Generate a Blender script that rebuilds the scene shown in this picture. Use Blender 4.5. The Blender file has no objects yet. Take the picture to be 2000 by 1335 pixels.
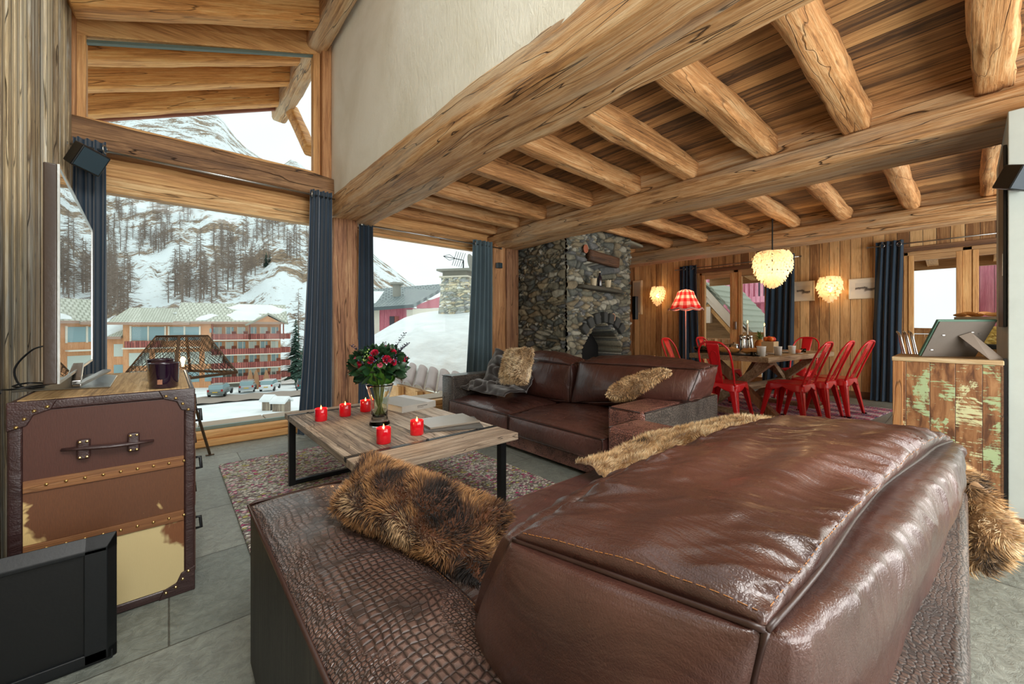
import bpy, math, random
from mathutils import Vector, Matrix, noise
random.seed(7)
C = bpy.context.scene.collection
PI = math.pi
# ------------------------------------------------------------------ view geometry
FP = 770.0; HOR = 638.0; EYE = 1.1; YAW = math.radians(41.03)
Fx, Fy = math.sin(YAW), math.cos(YAW)
def ray(px, py):
    t = (px-1000)/FP
    return (Fx+t*Fy, Fy-t*Fx, (HOR-py)/FP)
def at(px, py, d):
    r = ray(px, py); return Vector((r[0]*d, r[1]*d, EYE+r[2]*d))
def atz(px, py, z):
    r = ray(px, py); t = (z-EYE)/r[2]; return Vector((r[0]*t, r[1]*t, z))
# ------------------------------------------------------------------ mesh helpers
class G:
    def __init__(s): s.v=[]; s.f=[]; s.c=None; s.uv=None; s.m=[]; s.mi=0
    def _f(s, *fs):
        for f in fs: s.f.append(tuple(f)); s.m.append(s.mi)
    def box(s, x0,x1,y0,y1,z0,z1, rz=0, M=None, taper=None):
        n=len(s.v); cx,cy=(x0+x1)/2,(y0+y1)/2
        for z in (z0,z1):
            k = taper if (taper and z==z0) else 1
            for x,y in ((x0,y0),(x1,y0),(x1,y1),(x0,y1)):
                dx,dy=(x-cx)*k,(y-cy)*k
                if rz: dx,dy = dx*math.cos(rz)-dy*math.sin(rz), dx*math.sin(rz)+dy*math.cos(rz)
                p=Vector((cx+dx,cy+dy,z))
                s.v.append(M@p if M else p)
        s._f((n,n+3,n+2,n+1),(n+4,n+5,n+6,n+7),(n,n+1,n+5,n+4),(n+1,n+2,n+6,n+5),(n+2,n+3,n+7,n+6),(n+3,n,n+4,n+7))
        return s
    def bar(s, a, b, w, h, up=(0,0,1)):
        a=Vector(a); b=Vector(b); d=(b-a).normalized(); up=Vector(up)
        if abs(d.dot(up))>.98: up=Vector((0,1,0))
        sd=d.cross(up).normalized(); u=sd.cross(d).normalized(); n=len(s.v)
        for p in (a,b):
            for i,j in ((-1,-1),(1,-1),(1,1),(-1,1)): s.v.append(p+sd*(i*w/2)+u*(j*h/2))
        s._f((n,n+3,n+2,n+1),(n+4,n+5,n+6,n+7),(n,n+1,n+5,n+4),(n+1,n+2,n+6,n+5),(n+2,n+3,n+7,n+6),(n+3,n,n+4,n+7))
        return s
    def tube(s, pts, r, n=8, cap=True, flat=1.0):
        pts=[Vector(p) for p in pts]; k=len(pts)
        rs = r if isinstance(r,(list,tuple)) else [r]*k
        b=len(s.v); prev=None
        for i,p in enumerate(pts):
            d=(pts[min(i+1,k-1)]-pts[max(i-1,0)]).normalized()
            if prev is None:
                up=Vector((0,0,1)) if abs(d.z)<.9 else Vector((1,0,0))
                a=d.cross(up).normalized()
            else:
                a=(prev-d*prev.dot(d)).normalized()
            prev=a; c=d.cross(a)
            for j in range(n):
                t=2*PI*j/n; s.v.append(p+a*(math.cos(t)*rs[i])+c*(math.sin(t)*rs[i]*flat))
        for i in range(k-1):
            for j in range(n):
                j2=(j+1)%n; s._f((b+i*n+j,b+i*n+j2,b+(i+1)*n+j2,b+(i+1)*n+j))
        if cap: s._f(tuple(b+j for j in range(n))[::-1], tuple(b+(k-1)*n+j for j in range(n)))
        return s
    def lathe(s, prof, c=(0,0,0), n=24, sx=1, sy=1):
        b=len(s.v); k=len(prof)
        for r,z in prof:
            for j in range(n):
                t=2*PI*j/n; s.v.append(Vector((c[0]+r*math.cos(t)*sx,c[1]+r*math.sin(t)*sy,c[2]+z)))
        for i in range(k-1):
            for j in range(n):
                j2=(j+1)%n; s._f((b+i*n+j,b+i*n+j2,b+(i+1)*n+j2,b+(i+1)*n+j))
        if prof[0][0]>1e-5: s._f(tuple(b+j for j in range(n))[::-1])
        if prof[-1][0]>1e-5: s._f(tuple(b+(k-1)*n+j for j in range(n)))
        return s
    def prism(s, poly, a0, a1, ax='z'):
        n=len(s.v); k=len(poly)
        for a in (a0,a1):
            for p,q in poly:
                s.v.append(Vector((p,q,a) if ax=='z' else ((p,a,q) if ax=='y' else (a,p,q))))
        s._f(tuple(range(n,n+k))[::-1], tuple(range(n+k,n+2*k)))
        for i in range(k): s._f((n+i,n+(i+1)%k,n+k+(i+1)%k,n+k+i))
        return s
    def hull8(s, p):      # 8 points: bottom 4 then top 4
        n=len(s.v); s.v+= [Vector(q) for q in p]
        s._f((n,n+3,n+2,n+1),(n+4,n+5,n+6,n+7),(n,n+1,n+5,n+4),(n+1,n+2,n+6,n+5),(n+2,n+3,n+7,n+6),(n+3,n,n+4,n+7))
        return s
    def poly(s, pts):
        n=len(s.v); s.v+=[Vector(p) for p in pts]; s._f(tuple(range(n,n+len(pts)))); return s
    def grid(s, fn, nu, nv, cu=False, cv=False):
        b=len(s.v)
        for i in range(nu):
            for j in range(nv):
                s.v.append(Vector(fn(i/(nu if cu else nu-1), j/(nv if cv else nv-1))))
        for i in range(nu if cu else nu-1):
            for j in range(nv if cv else nv-1):
                i2=(i+1)%nu; j2=(j+1)%nv
                s._f((b+i*nv+j,b+i2*nv+j,b+i2*nv+j2,b+i*nv+j2))
        return s
    def log(s, p0, p1, w, h, amp=.008, seed=0, step=.09, sq=5, bow=0, wane=.012):
        """rough-hewn timber: rounded-rectangle section wandering along its length"""
        p0=Vector(p0); p1=Vector(p1); L=(p1-p0).length; d=(p1-p0)/L
        up=Vector((0,0,1)) if abs(d.z)<.9 else Vector((0,1,0))
        a=d.cross(up).normalized(); c=a.cross(d).normalized()
        n=24; k=max(3,int(L/step)+1); b=len(s.v)
        for i in range(k):
            t=i/(k-1); p=p0+d*(L*t)
            o1=noise.noise(Vector((t*L*.9,seed*3.1,1)))*amp*1.5; o2=noise.noise(Vector((t*L*.9,seed*3.1,7)))*amp*1.5
            for j in range(n):
                th=2*PI*(j+.5)/n; cs,sn=math.cos(th),math.sin(th)
                e=2.0/sq; x=abs(cs)**e*(1 if cs>0 else -1); y=abs(sn)**e*(1 if sn>0 else -1)
                q=noise.noise(Vector((t*L*2.2,x*1.7+seed*5,y*1.7)))*amp+noise.noise(Vector((t*L*9,x*5+seed,y*5)))*amp*.35
                s.v.append(p+a*(x*(w/2+q)+o1)+c*(y*(h/2+q)+o2))
        for i in range(k-1):
            for j in range(n):
                j2=(j+1)%n; s._f((b+i*n+j,b+i*n+j2,b+(i+1)*n+j2,b+(i+1)*n+j))
        s._f(tuple(b+j for j in range(n))[::-1], tuple(b+(k-1)*n+j for j in range(n)))
        return s
    def add(s, o, M=None):
        n=len(s.v); s.v+=[(M@v if M else v.copy()) for v in o.v]
        for f,m in zip(o.f,o.m): s.f.append(tuple(i+n for i in f)); s.m.append(m)
        return s

def tag(o, label=None, cat=None, group=None, kind=None):
    if label: o['label']=label
    if cat: o['category']=cat
    if group: o['group']=group
    if kind: o['kind']=kind
    return o
def obj(name, g, mat, parent=None, smooth=False, bevel=0, world=False, label=None, cat=None, group=None, kind=None, seg=2, sub=0, origin=None):
    me=bpy.data.meshes.new(name)
    vs=g.v
    if world and parent is not None:
        bpy.context.view_layer.update()
        Mi=parent.matrix_world.inverted(); vs=[Mi@v for v in vs]
    if origin is not None:
        oo=Vector(origin); vs=[v-oo for v in vs]
    me.from_pydata([tuple(v) for v in vs],[],g.f)
    mats = mat if isinstance(mat,(list,tuple)) else [mat]
    for m in mats: me.materials.append(m)
    if len(mats)>1: me.polygons.foreach_set('material_index', g.m)
    if smooth: me.polygons.foreach_set('use_smooth',[True]*len(me.polygons))
    if g.c:
        a=me.color_attributes.new('Col','FLOAT_COLOR','POINT')
        a.data.foreach_set('color',[x for c in g.c for x in (c[0],c[1],c[2],1)])
    if g.uv:
        u=me.uv_layers.new(name='UV')
        for l in me.loops: u.data[l.index].uv=g.uv[l.vertex_index]
    me.update()
    o=bpy.data.objects.new(name,me); C.objects.link(o)
    if origin is not None: o.location=oo
    if parent is not None: o.parent=parent
    if bevel:
        b=o.modifiers.new('Bevel','BEVEL'); b.width=bevel; b.segments=seg; b.limit_method='ANGLE'; b.angle_limit=.6
        if not smooth:
            for p in me.polygons: p.use_smooth=True
            w=o.modifiers.new('WN','WEIGHTED_NORMAL'); w.keep_sharp=True
    if sub:
        m=o.modifiers.new('Sub','SUBSURF'); m.levels=sub; m.render_levels=sub
    return tag(o,label,cat,group,kind)
def thing(name, label, cat, loc=(0,0,0), rz=0, group=None):
    o=bpy.data.objects.new(name,None); C.objects.link(o); o.location=loc; o.rotation_euler=(0,0,rz); o.empty_display_size=.1
    return tag(o,label,cat,group)
def struct(name, g, mat, **k):
    return obj(name,g,mat,kind='structure',**k)
def dup(root, loc=None, rz=None, label=None, group=None, scale=None):
    r=root.copy(); C.objects.link(r)
    if loc is not None: r.location=loc
    if rz is not None: r.rotation_euler=(0,0,rz)
    if scale is not None: r.scale=(scale,)*3 if not isinstance(scale,(tuple,list)) else scale
    if label: r['label']=label
    if group: r['group']=group
    def rec(a,b):
        for ch in list(a.children):
            c=ch.copy(); C.objects.link(c); c.parent=b; rec(ch,c)
    rec(root,r); return r
# ------------------------------------------------------------------ materials
def lin(c):
    return tuple(((x/255)/12.92 if x/255<=.04045 else ((x/255+.055)/1.055)**2.4) for x in c)+(1,)
class NT:
    def __init__(s,name):
        s.mat=bpy.data.materials.new(name); s.mat.use_nodes=True; s.t=s.mat.node_tree; s.t.nodes.clear()
        s.out=s.n('ShaderNodeOutputMaterial')
    def n(s,ty,**k):
        x=s.t.nodes.new(ty)
        for a,v in k.items():
            if a.startswith('i_'):
                key=a[2:]; key=int(key) if key.isdigit() else key.replace('_',' ')
                x.inputs[key].default_value=v
            else: setattr(x,a,v)
        return x
    def l(s,a,b): s.t.links.new(a,b)
    def math(s,op,a,b=None,c=None,clamp=False):
        x=s.n('ShaderNodeMath',operation=op,use_clamp=clamp)
        for i,q in enumerate((a,b,c)):
            if q is None: continue
            if hasattr(q,'links'): s.l(q,x.inputs[i])
            else: x.inputs[i].default_value=q
        return x.outputs[0]
    def ramp(s,fac,stops,interp='LINEAR'):
        r=s.n('ShaderNodeValToRGB'); r.color_ramp.interpolation=interp
        e=r.color_ramp.elements
        while len(e)>1: e.remove(e[0])
        e[0].position=stops[0][0]; e[0].color=stops[0][1]
        for p,c in stops[1:]:
            q=e.new(p); q.color=c
        s.l(fac,r.inputs[0]); return r.outputs[0]
    def mix(s,fac,a,b,mode='MIX'):
        m=s.n('ShaderNodeMix',data_type='RGBA',blend_type=mode)
        for q,i in ((fac,0),(a,6),(b,7)):
            if hasattr(q,'links'): s.l(q,m.inputs[i])
            else: m.inputs[i].default_value=q
        return m.outputs[2]
    def noise(s,vec,scale,detail=4,rough=.55,dist=0):
        n=s.n('ShaderNodeTexNoise'); n.inputs['Scale'].default_value=scale; n.inputs['Detail'].default_value=detail
        n.inputs['Roughness'].default_value=rough; n.inputs['Distortion'].default_value=dist
        if vec is not None: s.l(vec,n.inputs['Vector'])
        return n.outputs['Fac']
    def voro(s,vec,scale,feature='F1',rand=1,out='Distance'):
        n=s.n('ShaderNodeTexVoronoi',feature=feature); n.inputs['Scale'].default_value=scale; n.inputs['Randomness'].default_value=rand
        if vec is not None: s.l(vec,n.inputs['Vector'])
        return n.outputs[out]
    def coord(s,kind='Object',scale=(1,1,1),rnd=False,rot=(0,0,0)):
        tc=s.n('ShaderNodeTexCoord'); m=s.n('ShaderNodeMapping'); m.inputs['Scale'].default_value=scale; m.inputs['Rotation'].default_value=rot
        src=tc.outputs[kind]
        if rnd:
            oi=s.n('ShaderNodeObjectInfo'); va=s.n('ShaderNodeVectorMath',operation='ADD')
            mu=s.math('MULTIPLY',oi.outputs['Random'],37.0)
            s.l(src,va.inputs[0]); s.l(mu,va.inputs[1]); src=va.outputs[0]
        s.l(src,m.inputs['Vector']); return m.outputs[0]
    def bump(s,h,strength=.3,dist=.01,normal=None):
        b=s.n('ShaderNodeBump'); b.inputs['Strength'].default_value=strength; b.inputs['Distance'].default_value=dist
        s.l(h,b.inputs['Height'])
        if normal is not None: s.l(normal,b.inputs['Normal'])
        return b.outputs[0]
    def bsdf(s,color,rough=.6,normal=None,**k):
        b=s.n('ShaderNodeBsdfPrincipled')
        for q,i in ((color,'Base Color'),(rough,'Roughness')):
            if hasattr(q,'links'): s.l(q,b.inputs[i])
            else: b.inputs[i].default_value=q
        if normal is not None: s.l(normal,b.inputs['Normal'])
        for a,v in k.items(): b.inputs[a.replace('_',' ')].default_value=v
        s.l(b.outputs[0],s.out.inputs[0]); return b
def plain(name,c,rough=.6,**k):
    t=NT(name); co=t.coord(rnd=True); f=t.noise(co,9,3)
    c=lin(c); d=tuple(x*.82 for x in c[:3])+(1,)
    t.bsdf(t.mix(f,c,d),rough,t.bump(t.noise(co,60,3),.12,.004),**k); return t.mat
def wood(name, dark, mid, light, ax='X', rough=.65, scale=1.0, plank=None, pvar=.5, gap=.006, bump=.5, knots=.6, crack=.6, weather=None, coat=0, glossgrain=None):
    """timber grain running along ax; plank=(across axis, width) splits it into boards"""
    t=NT(name); tc=t.n('ShaderNodeTexCoord'); oi=t.n('ShaderNodeObjectInfo')
    sp=t.n('ShaderNodeSeparateXYZ'); t.l(tc.outputs['Object'],sp.inputs[0])
    ch={'X':sp.outputs[0],'Y':sp.outputs[1],'Z':sp.outputs[2]}
    others=[a for a in 'XYZ' if a!=ax]
    off=t.math('MULTIPLY',oi.outputs['Random'],23.0)
    pr=None; gapm=None
    if plank:
        q=t.math('DIVIDE',ch[plank[0]],plank[1]); fl=t.math('FLOOR',q); fr=t.math('FRACT',q)
        wn=t.n('ShaderNodeTexWhiteNoise',noise_dimensions='1D'); t.l(fl,wn.inputs['W']); pr=wn.outputs['Value']
        off=t.math('ADD',off,t.math('MULTIPLY',pr,57.0))
        ed=t.math('MINIMUM',fr,t.math('SUBTRACT',1.0,fr))
        gapm=t.math('DIVIDE',ed,gap/plank[1],clamp=True)
    cv=t.n('ShaderNodeCombineXYZ')
    t.l(t.math('ADD',t.math('MULTIPLY',ch[ax],.55*scale),off),cv.inputs[0])
    t.l(t.math('MULTIPLY',ch[others[0]],5*scale),cv.inputs[1]); t.l(t.math('MULTIPLY',ch[others[1]],5*scale),cv.inputs[2])
    v=cv.outputs[0]
    n1=t.noise(v,2.2,6,.62,.35)
    cv2=t.n('ShaderNodeVectorMath',operation='MULTIPLY'); t.l(v,cv2.inputs[0]); cv2.inputs[1].default_value=(1.2,6,6)
    n2=t.noise(cv2.outputs[0],2.4,4,.65,.2)
    # growth-ring figure
    wv=t.math('SINE',t.math('MULTIPLY',n1,42.0)); wv=t.math('MULTIPLY_ADD',wv,.5,.5)
    f=t.math('ADD',t.math('MULTIPLY',n1,.50),t.math('ADD',t.math('MULTIPLY',n2,.45),t.math('MULTIPLY',wv,.05)))
    if pr is not None: f=t.math('ADD',f,t.math('MULTIPLY',t.math('SUBTRACT',pr,.5),pvar*.5))
    col=t.ramp(f,[(.34,lin(dark)),(.49,lin(mid)),(.64,lin(light))])
    n4=t.noise(cv2.outputs[0],9,3,.7,.1)
    col=t.mix(.55,col,t.ramp(n4,[(.33,(.52,.46,.40,1)),(.5,(1,1,1,1)),(.7,(1.12,1.12,1.14,1))]),'MULTIPLY')
    # knots
    kv=t.n('ShaderNodeVectorMath',operation='MULTIPLY'); t.l(v,kv.inputs[0]); kv.inputs[1].default_value=(2.2,.55,.55)
    kd=t.voro(kv.outputs[0],1.4)
    km=t.math('MULTIPLY',t.math('SUBTRACT',1.0,t.math('DIVIDE',kd,.13,clamp=True)),knots,clamp=True)
    col=t.mix(km,col,tuple(x*.35 for x in lin(dark)[:3])+(1,))
    # drying cracks
    cr=t.n('ShaderNodeVectorMath',operation='MULTIPLY'); t.l(v,cr.inputs[0]); cr.inputs[1].default_value=(.8,1.3,1.3)
    cn=t.noise(cr.outputs[0],1.5,2,.5,.1); cm=t.math('ABSOLUTE',t.math('SUBTRACT',cn,.5)); cm=t.math('SUBTRACT',1.0,t.math('DIVIDE',cm,.007,clamp=True))
    cm=t.math('MULTIPLY',cm,crack,clamp=True)
    col=t.mix(cm,col,tuple(x*.22 for x in lin(dark)[:3])+(1,))
    if weather:
        wn2=t.noise(v,.9,4,.7,.6); wm=t.ramp(wn2,[(.5,(0,0,0,1)),(.62,(1,1,1,1))])
        col=t.mix(t.math('MULTIPLY',wm,weather[1]),col,lin(weather[0]))
    if gapm is not None: col=t.mix(gapm,tuple(x*.15 for x in lin(dark)[:3])+(1,),col)
    h=t.math('ADD',t.math('MULTIPLY',n2,.6),t.math('MULTIPLY',n4,.45)); h=t.math('SUBTRACT',h,t.math('MULTIPLY',cm,1.5))
    if gapm is not None: h=t.math('ADD',h,t.math('MULTIPLY',gapm,1.2))
    t.bsdf(col,rough,t.bump(h,bump,.006),Coat_Weight=coat,Coat_Roughness=.3)
    return t.mat
def glassmat(name, tint=(1,1,1), gloss=.04, rough=.0):
    t=NT(name); tr=t.n('ShaderNodeBsdfTransparent'); tr.inputs[0].default_value=tuple(tint)+(1,)
    gl=t.n('ShaderNodeBsdfGlossy'); gl.inputs['Roughness'].default_value=rough
    fr=t.n('ShaderNodeFresnel'); fr.inputs[0].default_value=1.45
    m=t.n('ShaderNodeMixShader'); t.l(t.math('MULTIPLY',fr.outputs[0],gloss*10,clamp=True),m.inputs[0])
    t.l(tr.outputs[0],m.inputs[1]); t.l(gl.outputs[0],m.inputs[2]); t.l(m.outputs[0],t.out.inputs[0]); return t.mat
def emis(name,c,s):
    t=NT(name); e=t.n('ShaderNodeEmission'); e.inputs[0].default_value=lin(c); e.inputs[1].default_value=s; t.l(e.outputs[0],t.out.inputs[0]); return t.mat
def croc(name, c1, c2, c3, sc=38, rough=.34, vertical=False, bumpd=.012, big=None, squish=(1,1,1)):
    t=NT(name); co=t.coord(scale=squish)
    wob=t.n('ShaderNodeTexNoise'); wob.inputs['Scale'].default_value=5; t.l(co,wob.inputs['Vector'])
    va=t.n('ShaderNodeVectorMath',operation='MULTIPLY_ADD'); t.l(wob.outputs['Color'],va.inputs[0]); va.inputs[1].default_value=(.06,.06,.06); t.l(co,va.inputs[2])
    v=va.outputs[0]
    e1=t.voro(v,sc,'DISTANCE_TO_EDGE',.55); e1=t.math('DIVIDE',e1,.22,clamp=True)
    if big:
        e2=t.voro(v,sc*.5,'DISTANCE_TO_EDGE',.25); e2=t.math('DIVIDE',e2,.3,clamp=True)
        sp=t.n('ShaderNodeSeparateXYZ'); tc=t.n('ShaderNodeTexCoord'); t.l(tc.outputs['Object'],sp.inputs[0])
        n=t.noise(co,4,2); dx=t.math('ABSOLUTE',t.math('SUBTRACT',sp.outputs[0],big[0])); dx=t.math('ADD',dx,t.math('MULTIPLY',t.math('SUBTRACT',n,.5),.25))
        k=t.math('SUBTRACT',1.0,t.math('DIVIDE',t.math('SUBTRACT',dx,big[1]),.02,clamp=True),clamp=True)
        m=t.n('ShaderNodeMix'); t.l(k,m.inputs[0]); t.l(e1,m.inputs[2]); t.l(e2,m.inputs[3]); e=m.outputs[0]
    else: e=e1
    n2=t.noise(co,3.5,4,.6); n3=t.noise(co,60,3)
    col=t.ramp(n2,[(.35,lin(c1)),(.55,lin(c2)),(.72,lin(c3))])
    col=t.mix(t.math('SUBTRACT',1.0,e,clamp=True),col,tuple(x*.3 for x in lin(c1)[:3])+(1,))
    h=t.math('ADD',t.math('POWER',e,.6),t.math('MULTIPLY',n3,.15))
    r=t.math('ADD',rough,t.math('MULTIPLY',t.math('SUBTRACT',1.0,e),.3))
    t.bsdf(col,r,t.bump(h,.75,bumpd),Coat_Weight=.5,Coat_Roughness=.16,Specular_IOR_Level=.6); return t.mat
def leather(name,c1,c2,rough=.3,grain=170,wr=.35,wscale=(3,14,6)):
    t=NT(name); co=t.coord(); n1=t.noise(co,2.2,4,.6); g=t.voro(co,grain,'DISTANCE_TO_EDGE'); g=t.math('DIVIDE',g,.25,clamp=True)
    cw=t.coord(scale=wscale); w=t.noise(cw,1.3,4,.6,1.2)
    col=t.ramp(n1,[(.35,lin(c1)),(.65,lin(c2))])
    b1=t.bump(w,wr,.03); b2=t.bump(g,.18,.002,b1)
    rr=t.math('ADD',rough,t.math('MULTIPLY',t.noise(co,14,3),.16))
    t.bsdf(col,rr,b2,Coat_Weight=.35,Coat_Roughness=.18,Specular_IOR_Level=.6); return t.mat
def vcol(name,rough=.8,bump=.3,scale=40,mult=None,sheen=0,trans=0):
    t=NT(name); a=t.n('ShaderNodeVertexColor',layer_name='Col'); co=t.coord(); n=t.noise(co,scale,5,.7)
    col=t.mix(.6,a.outputs[0],t.ramp(n,[(.3,(.45,.45,.45,1)),(.7,(1.25,1.25,1.25,1))]),'MULTIPLY')
    t.bsdf(col,rough,t.bump(n,bump,.01),Sheen_Weight=sheen); return t.mat
def cloth(name,c,c2=None,sheen=.3,scale=300,rough=.9):
    t=NT(name); co=t.coord(); n=t.noise(co,scale,2); n2=t.noise(co,3,3)
    c2=c2 or tuple(int(x*.8) for x in c)
    t.bsdf(t.mix(n2,lin(c),lin(c2)),rough,t.bump(n,.3,.002),Sheen_Weight=sheen); return t.mat
# ------------------------------------------------------------------ shared materials
M={}
M['beam']=wood('BeamWoodY',(112,74,42),(198,150,98),(230,200,156),'Y',bump=1,crack=.95,weather=((196,184,160),.45))
M['beamX']=wood('BeamWoodX',(130,92,56),(200,154,100),(230,196,144),'X',bump=.9,crack=.8)
M['joist']=wood('JoistWood',(118,76,42),(200,144,88),(232,192,140),'X',bump=.9,crack=.5)
M['postZ']=wood('PostWood',(96,62,44),(154,108,76),(190,150,110),'Z',bump=.9,crack=.9)
M['postLight']=wood('PostWoodLight',(120,80,48),(176,124,78),(206,160,112),'Z',bump=.6)
M['lintel']=wood('LintelWood',(70,48,32),(128,92,60),(166,126,86),'X',bump=.9,crack=1)
M['frameZ']=wood('FrameWoodZ',(156,108,62),(202,150,92),(224,180,120),'Z',bump=.15,crack=0,knots=.4)
M['frameX']=wood('FrameWoodX',(160,112,64),(208,156,96),(228,186,126),'X',bump=.15,crack=0,knots=.4)
M['frameY']=wood('FrameWoodY',(130,96,60),(172,132,88),(196,156,108),'Y',bump=.15,crack=0,knots=.4)
M['ceil']=wood('CeilingBoards',(84,62,44),(158,116,72),(210,164,108),'Y',plank=('X',.14),pvar=.5,bump=.5,crack=.7,knots=.9)
M['wallL']=wood('WeatheredCladding',(128,108,82),(192,170,132),(222,208,176),'Z',plank=('Y',.085),pvar=.7,bump=1,crack=.8,weather=((212,212,202),.7),scale=1.3)
M['wallD']=wood('LarchCladding',(134,92,54),(194,148,94),(222,182,128),'Z',plank=('Y',.13),pvar=.7,bump=.4,crack=.2,knots=.9)
M['wallDX']=wood('LarchCladdingX',(112,74,42),(172,124,74),(204,158,104),'Z',plank=('X',.13),pvar=.7,bump=.4,crack=.2)
M['base']=wood('BaseboardWood',(70,46,30),(112,76,48),(140,100,66),'Y',bump=.4)
M['rafter']=wood('RafterWood',(150,96,46),(220,156,86),(244,200,132),'X',bump=.9,crack=.7)
M['roofb']=wood('RoofBoards',(110,64,34),(156,98,54),(190,130,80),'X',plank=('Y',.14),bump=.4)
def slate():
    t=NT('SlateFloor'); co=t.coord(); 
    br=t.n('ShaderNodeTexBrick',offset=.5); t.l(co,br.inputs['Vector']); br.inputs['Scale'].default_value=1
    br.inputs['Brick Width'].default_value=.9; br.inputs['Row Height'].default_value=.6; br.inputs['Mortar Size'].default_value=.003; br.inputs['Mortar Smooth'].default_value=.2
    br.inputs['Color1'].default_value=lin((122,128,122)); br.inputs['Color2'].default_value=lin((148,152,144)); br.inputs['Mortar'].default_value=lin((84,84,78))
    n=t.noise(co,2.5,6,.65,.5); n2=t.noise(co,26,5,.7,.6)
    c=t.mix(.55,br.outputs[0],t.ramp(n,[(.3,(.62,.6,.56,1)),(.7,(1.15,1.17,1.13,1))]),'MULTIPLY')
    c=t.mix(.6,c,t.ramp(n2,[(.35,(.55,.55,.55,1)),(.65,(1.25,1.25,1.25,1))]),'MULTIPLY')
    h=t.math('SUBTRACT',n2,t.math('MULTIPLY',br.outputs['Fac'],1.2))
    t.bsdf(c,t.math('ADD',.28,t.math('MULTIPLY',n2,.35)),t.bump(h,.8,.01)); return t.mat
M['slate']=slate()
def plaster():
    t=NT('TrowelledPlaster'); co=t.coord(); n=t.noise(co,1.6,5,.6,.6); n2=t.noise(t.coord(scale=(1,3,1)),9,5,.65,1)
    c=t.ramp(n,[(.35,lin((226,222,204))),(.65,lin((240,238,224)))])
    t.bsdf(c,.85,t.bump(n2,.35,.012)); return t.mat
M['plaster']=plaster()
M['white']=plain('WhitePaint',(200,210,204),.7)
M['glass']=glassmat('WindowGlass',(.97,.99,.985),.012)
M['clear']=glassmat('ClearGlass',(.93,.96,.95),.12)
M['steel']=plain('BrushedSteel',(190,190,186),.28,Metallic=1.0)
M['brass']=plain('BrassNail',(214,182,120),.25,Metallic=1.0)
M['black']=plain('BlackPlastic',(16,18,20),.35)
M['blacksat']=plain('BlackSatin',(10,14,18),.45)
M['iron']=plain('DarkIron',(58,60,62),.4,Metallic=.8)
M['curtain']=cloth('CurtainCloth',(32,58,78),(20,38,54),.35,240)
M['curtainL']=cloth('CurtainClothGrey',(96,118,126),(70,90,100),.35,240)
# ------------------------------------------------------------------ room shell
YW=4.57; XD=8.0
struct('floor',G().box(-.8,8.3,-2.2,5.2,-.12,0),M['slate'])
g=G(); y=-2.0; random.seed(3)
while y<4.6:
    w=random.choice((.05,.07,.09,.12)); dpt=random.uniform(0,.022)
    g.box(-.75,-.575+dpt,y,y+w-.004,0,4.4); y+=w
struct('wall_left',g,M['wallL'],bevel=.004)
# window wall: solid pieces round the openings (a wall 20 cm thick)
g=G(); g.box(-.75,-.555,YW+.012,YW+.22,0,4.3)
g.box(1.60,1.80,YW+.1,YW+.22,2.3,4.5); g.box(1.3,4.1,YW+.04,YW+.22,2.34,2.9)
g.box(-.555,1.36,YW+.04,YW+.22,2.34,2.50)
g.box(3.60,5.4,YW+.03,YW+.25,0,2.7)
g.prism([(-.6,3.50),(1.32,4.16),(1.32,4.6),(-.6,3.9)],YW+.02,YW+.18,'y')
struct('wall_window',g,M['frameX'])
struct('wall_plaster',G().box(1.33,1.50,-2,YW+.1,2.4,4.75),M['plaster'])
g=G(); g.box(5.3,8.2,5.0,5.15,0,2.7); struct('wall_far',g,M['wallDX'])
g=G()
g.box(XD,XD+.2,3.50,5.1,0,2.66); g.box(XD,XD+.2,.59,2.23,0,2.66); g.box(XD,XD+.2,-2.2,-.62,0,2.66)
g.box(XD,XD+.2,2.23,3.50,2.17,2.66); g.box(XD,XD+.2,-.62,.59,2.17,2.66)
struct('wall_dining',g,M['wallD'])
g=G(); g.box(XD-.02,XD,3.50,5.0,0,.11); g.box(XD-.02,XD,.59,2.23,0,.11); g.box(XD-.02,XD,-2.2,-.62,0,.11)
struct('baseboard_dining',g,M['base'],bevel=.004)
struct('wall_right',G().box(3.41,4.6,-2.0,-.152,0,2.26),M['white'],bevel=.004)
g=G(); g.box(3.385,3.41,-2.0,-.14,0,.085); g.box(3.385,4.62,-.152,-.13,0,.085); struct('baseboard_right',g,M['base'],bevel=.003)
struct('ceiling',G().box(1.5,8.2,-2.0,5.2,2.62,2.68),M['ceil'])
# sloping roof boards over the high living room, running out as eaves
def zr(x): return 3.59+.44*x
g=G(); g.hull8([(-1.6,2.6,zr(-1.6)+.27),(1.22,2.6,zr(1.22)+.27),(1.22,6.5,zr(1.22)+.27),(-1.6,6.5,zr(-1.6)+.27),(-1.6,2.6,zr(-1.6)+.31),(1.22,2.6,zr(1.22)+.31),(1.22,6.5,zr(1.22)+.31),(-1.6,6.5,zr(-1.6)+.31)])
struct('ceiling_roof',g,M['roofb'])
def rafter(y,lab,x0=-.56,x1=1.3,w=.17,h=.26,sd=0):
    a=math.atan(.44); L=(x1-x0)/math.cos(a)
    o=obj('rafter',G().log((0,0,0),(L,0,0),w,h*math.cos(a),.009,sd),M['rafter'],smooth=True,label=lab,cat='rafter',group='rafters of the high roof')
    o.location=(x0,y,zr(x0)+h/2); o.rotation_euler=(0,-a,0)
rafter(4.22,'honey-coloured rafter inside the room just above the high window',sd=1,w=.2)
rafter(3.4,'rafter of the high roof in front of the one over the high window',sd=2)
rafter(4.95,'rafter outside seen first below the top rail of the high window',x0=-1.6,sd=3)
rafter(5.48,'middle rafter outside the high window, with a notch cut in its lower edge',x0=-1.6,sd=4)
rafter(6.08,'outermost rafter of the eaves seen through the high window, beside the fascia',x0=-1.6,sd=5)
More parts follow.
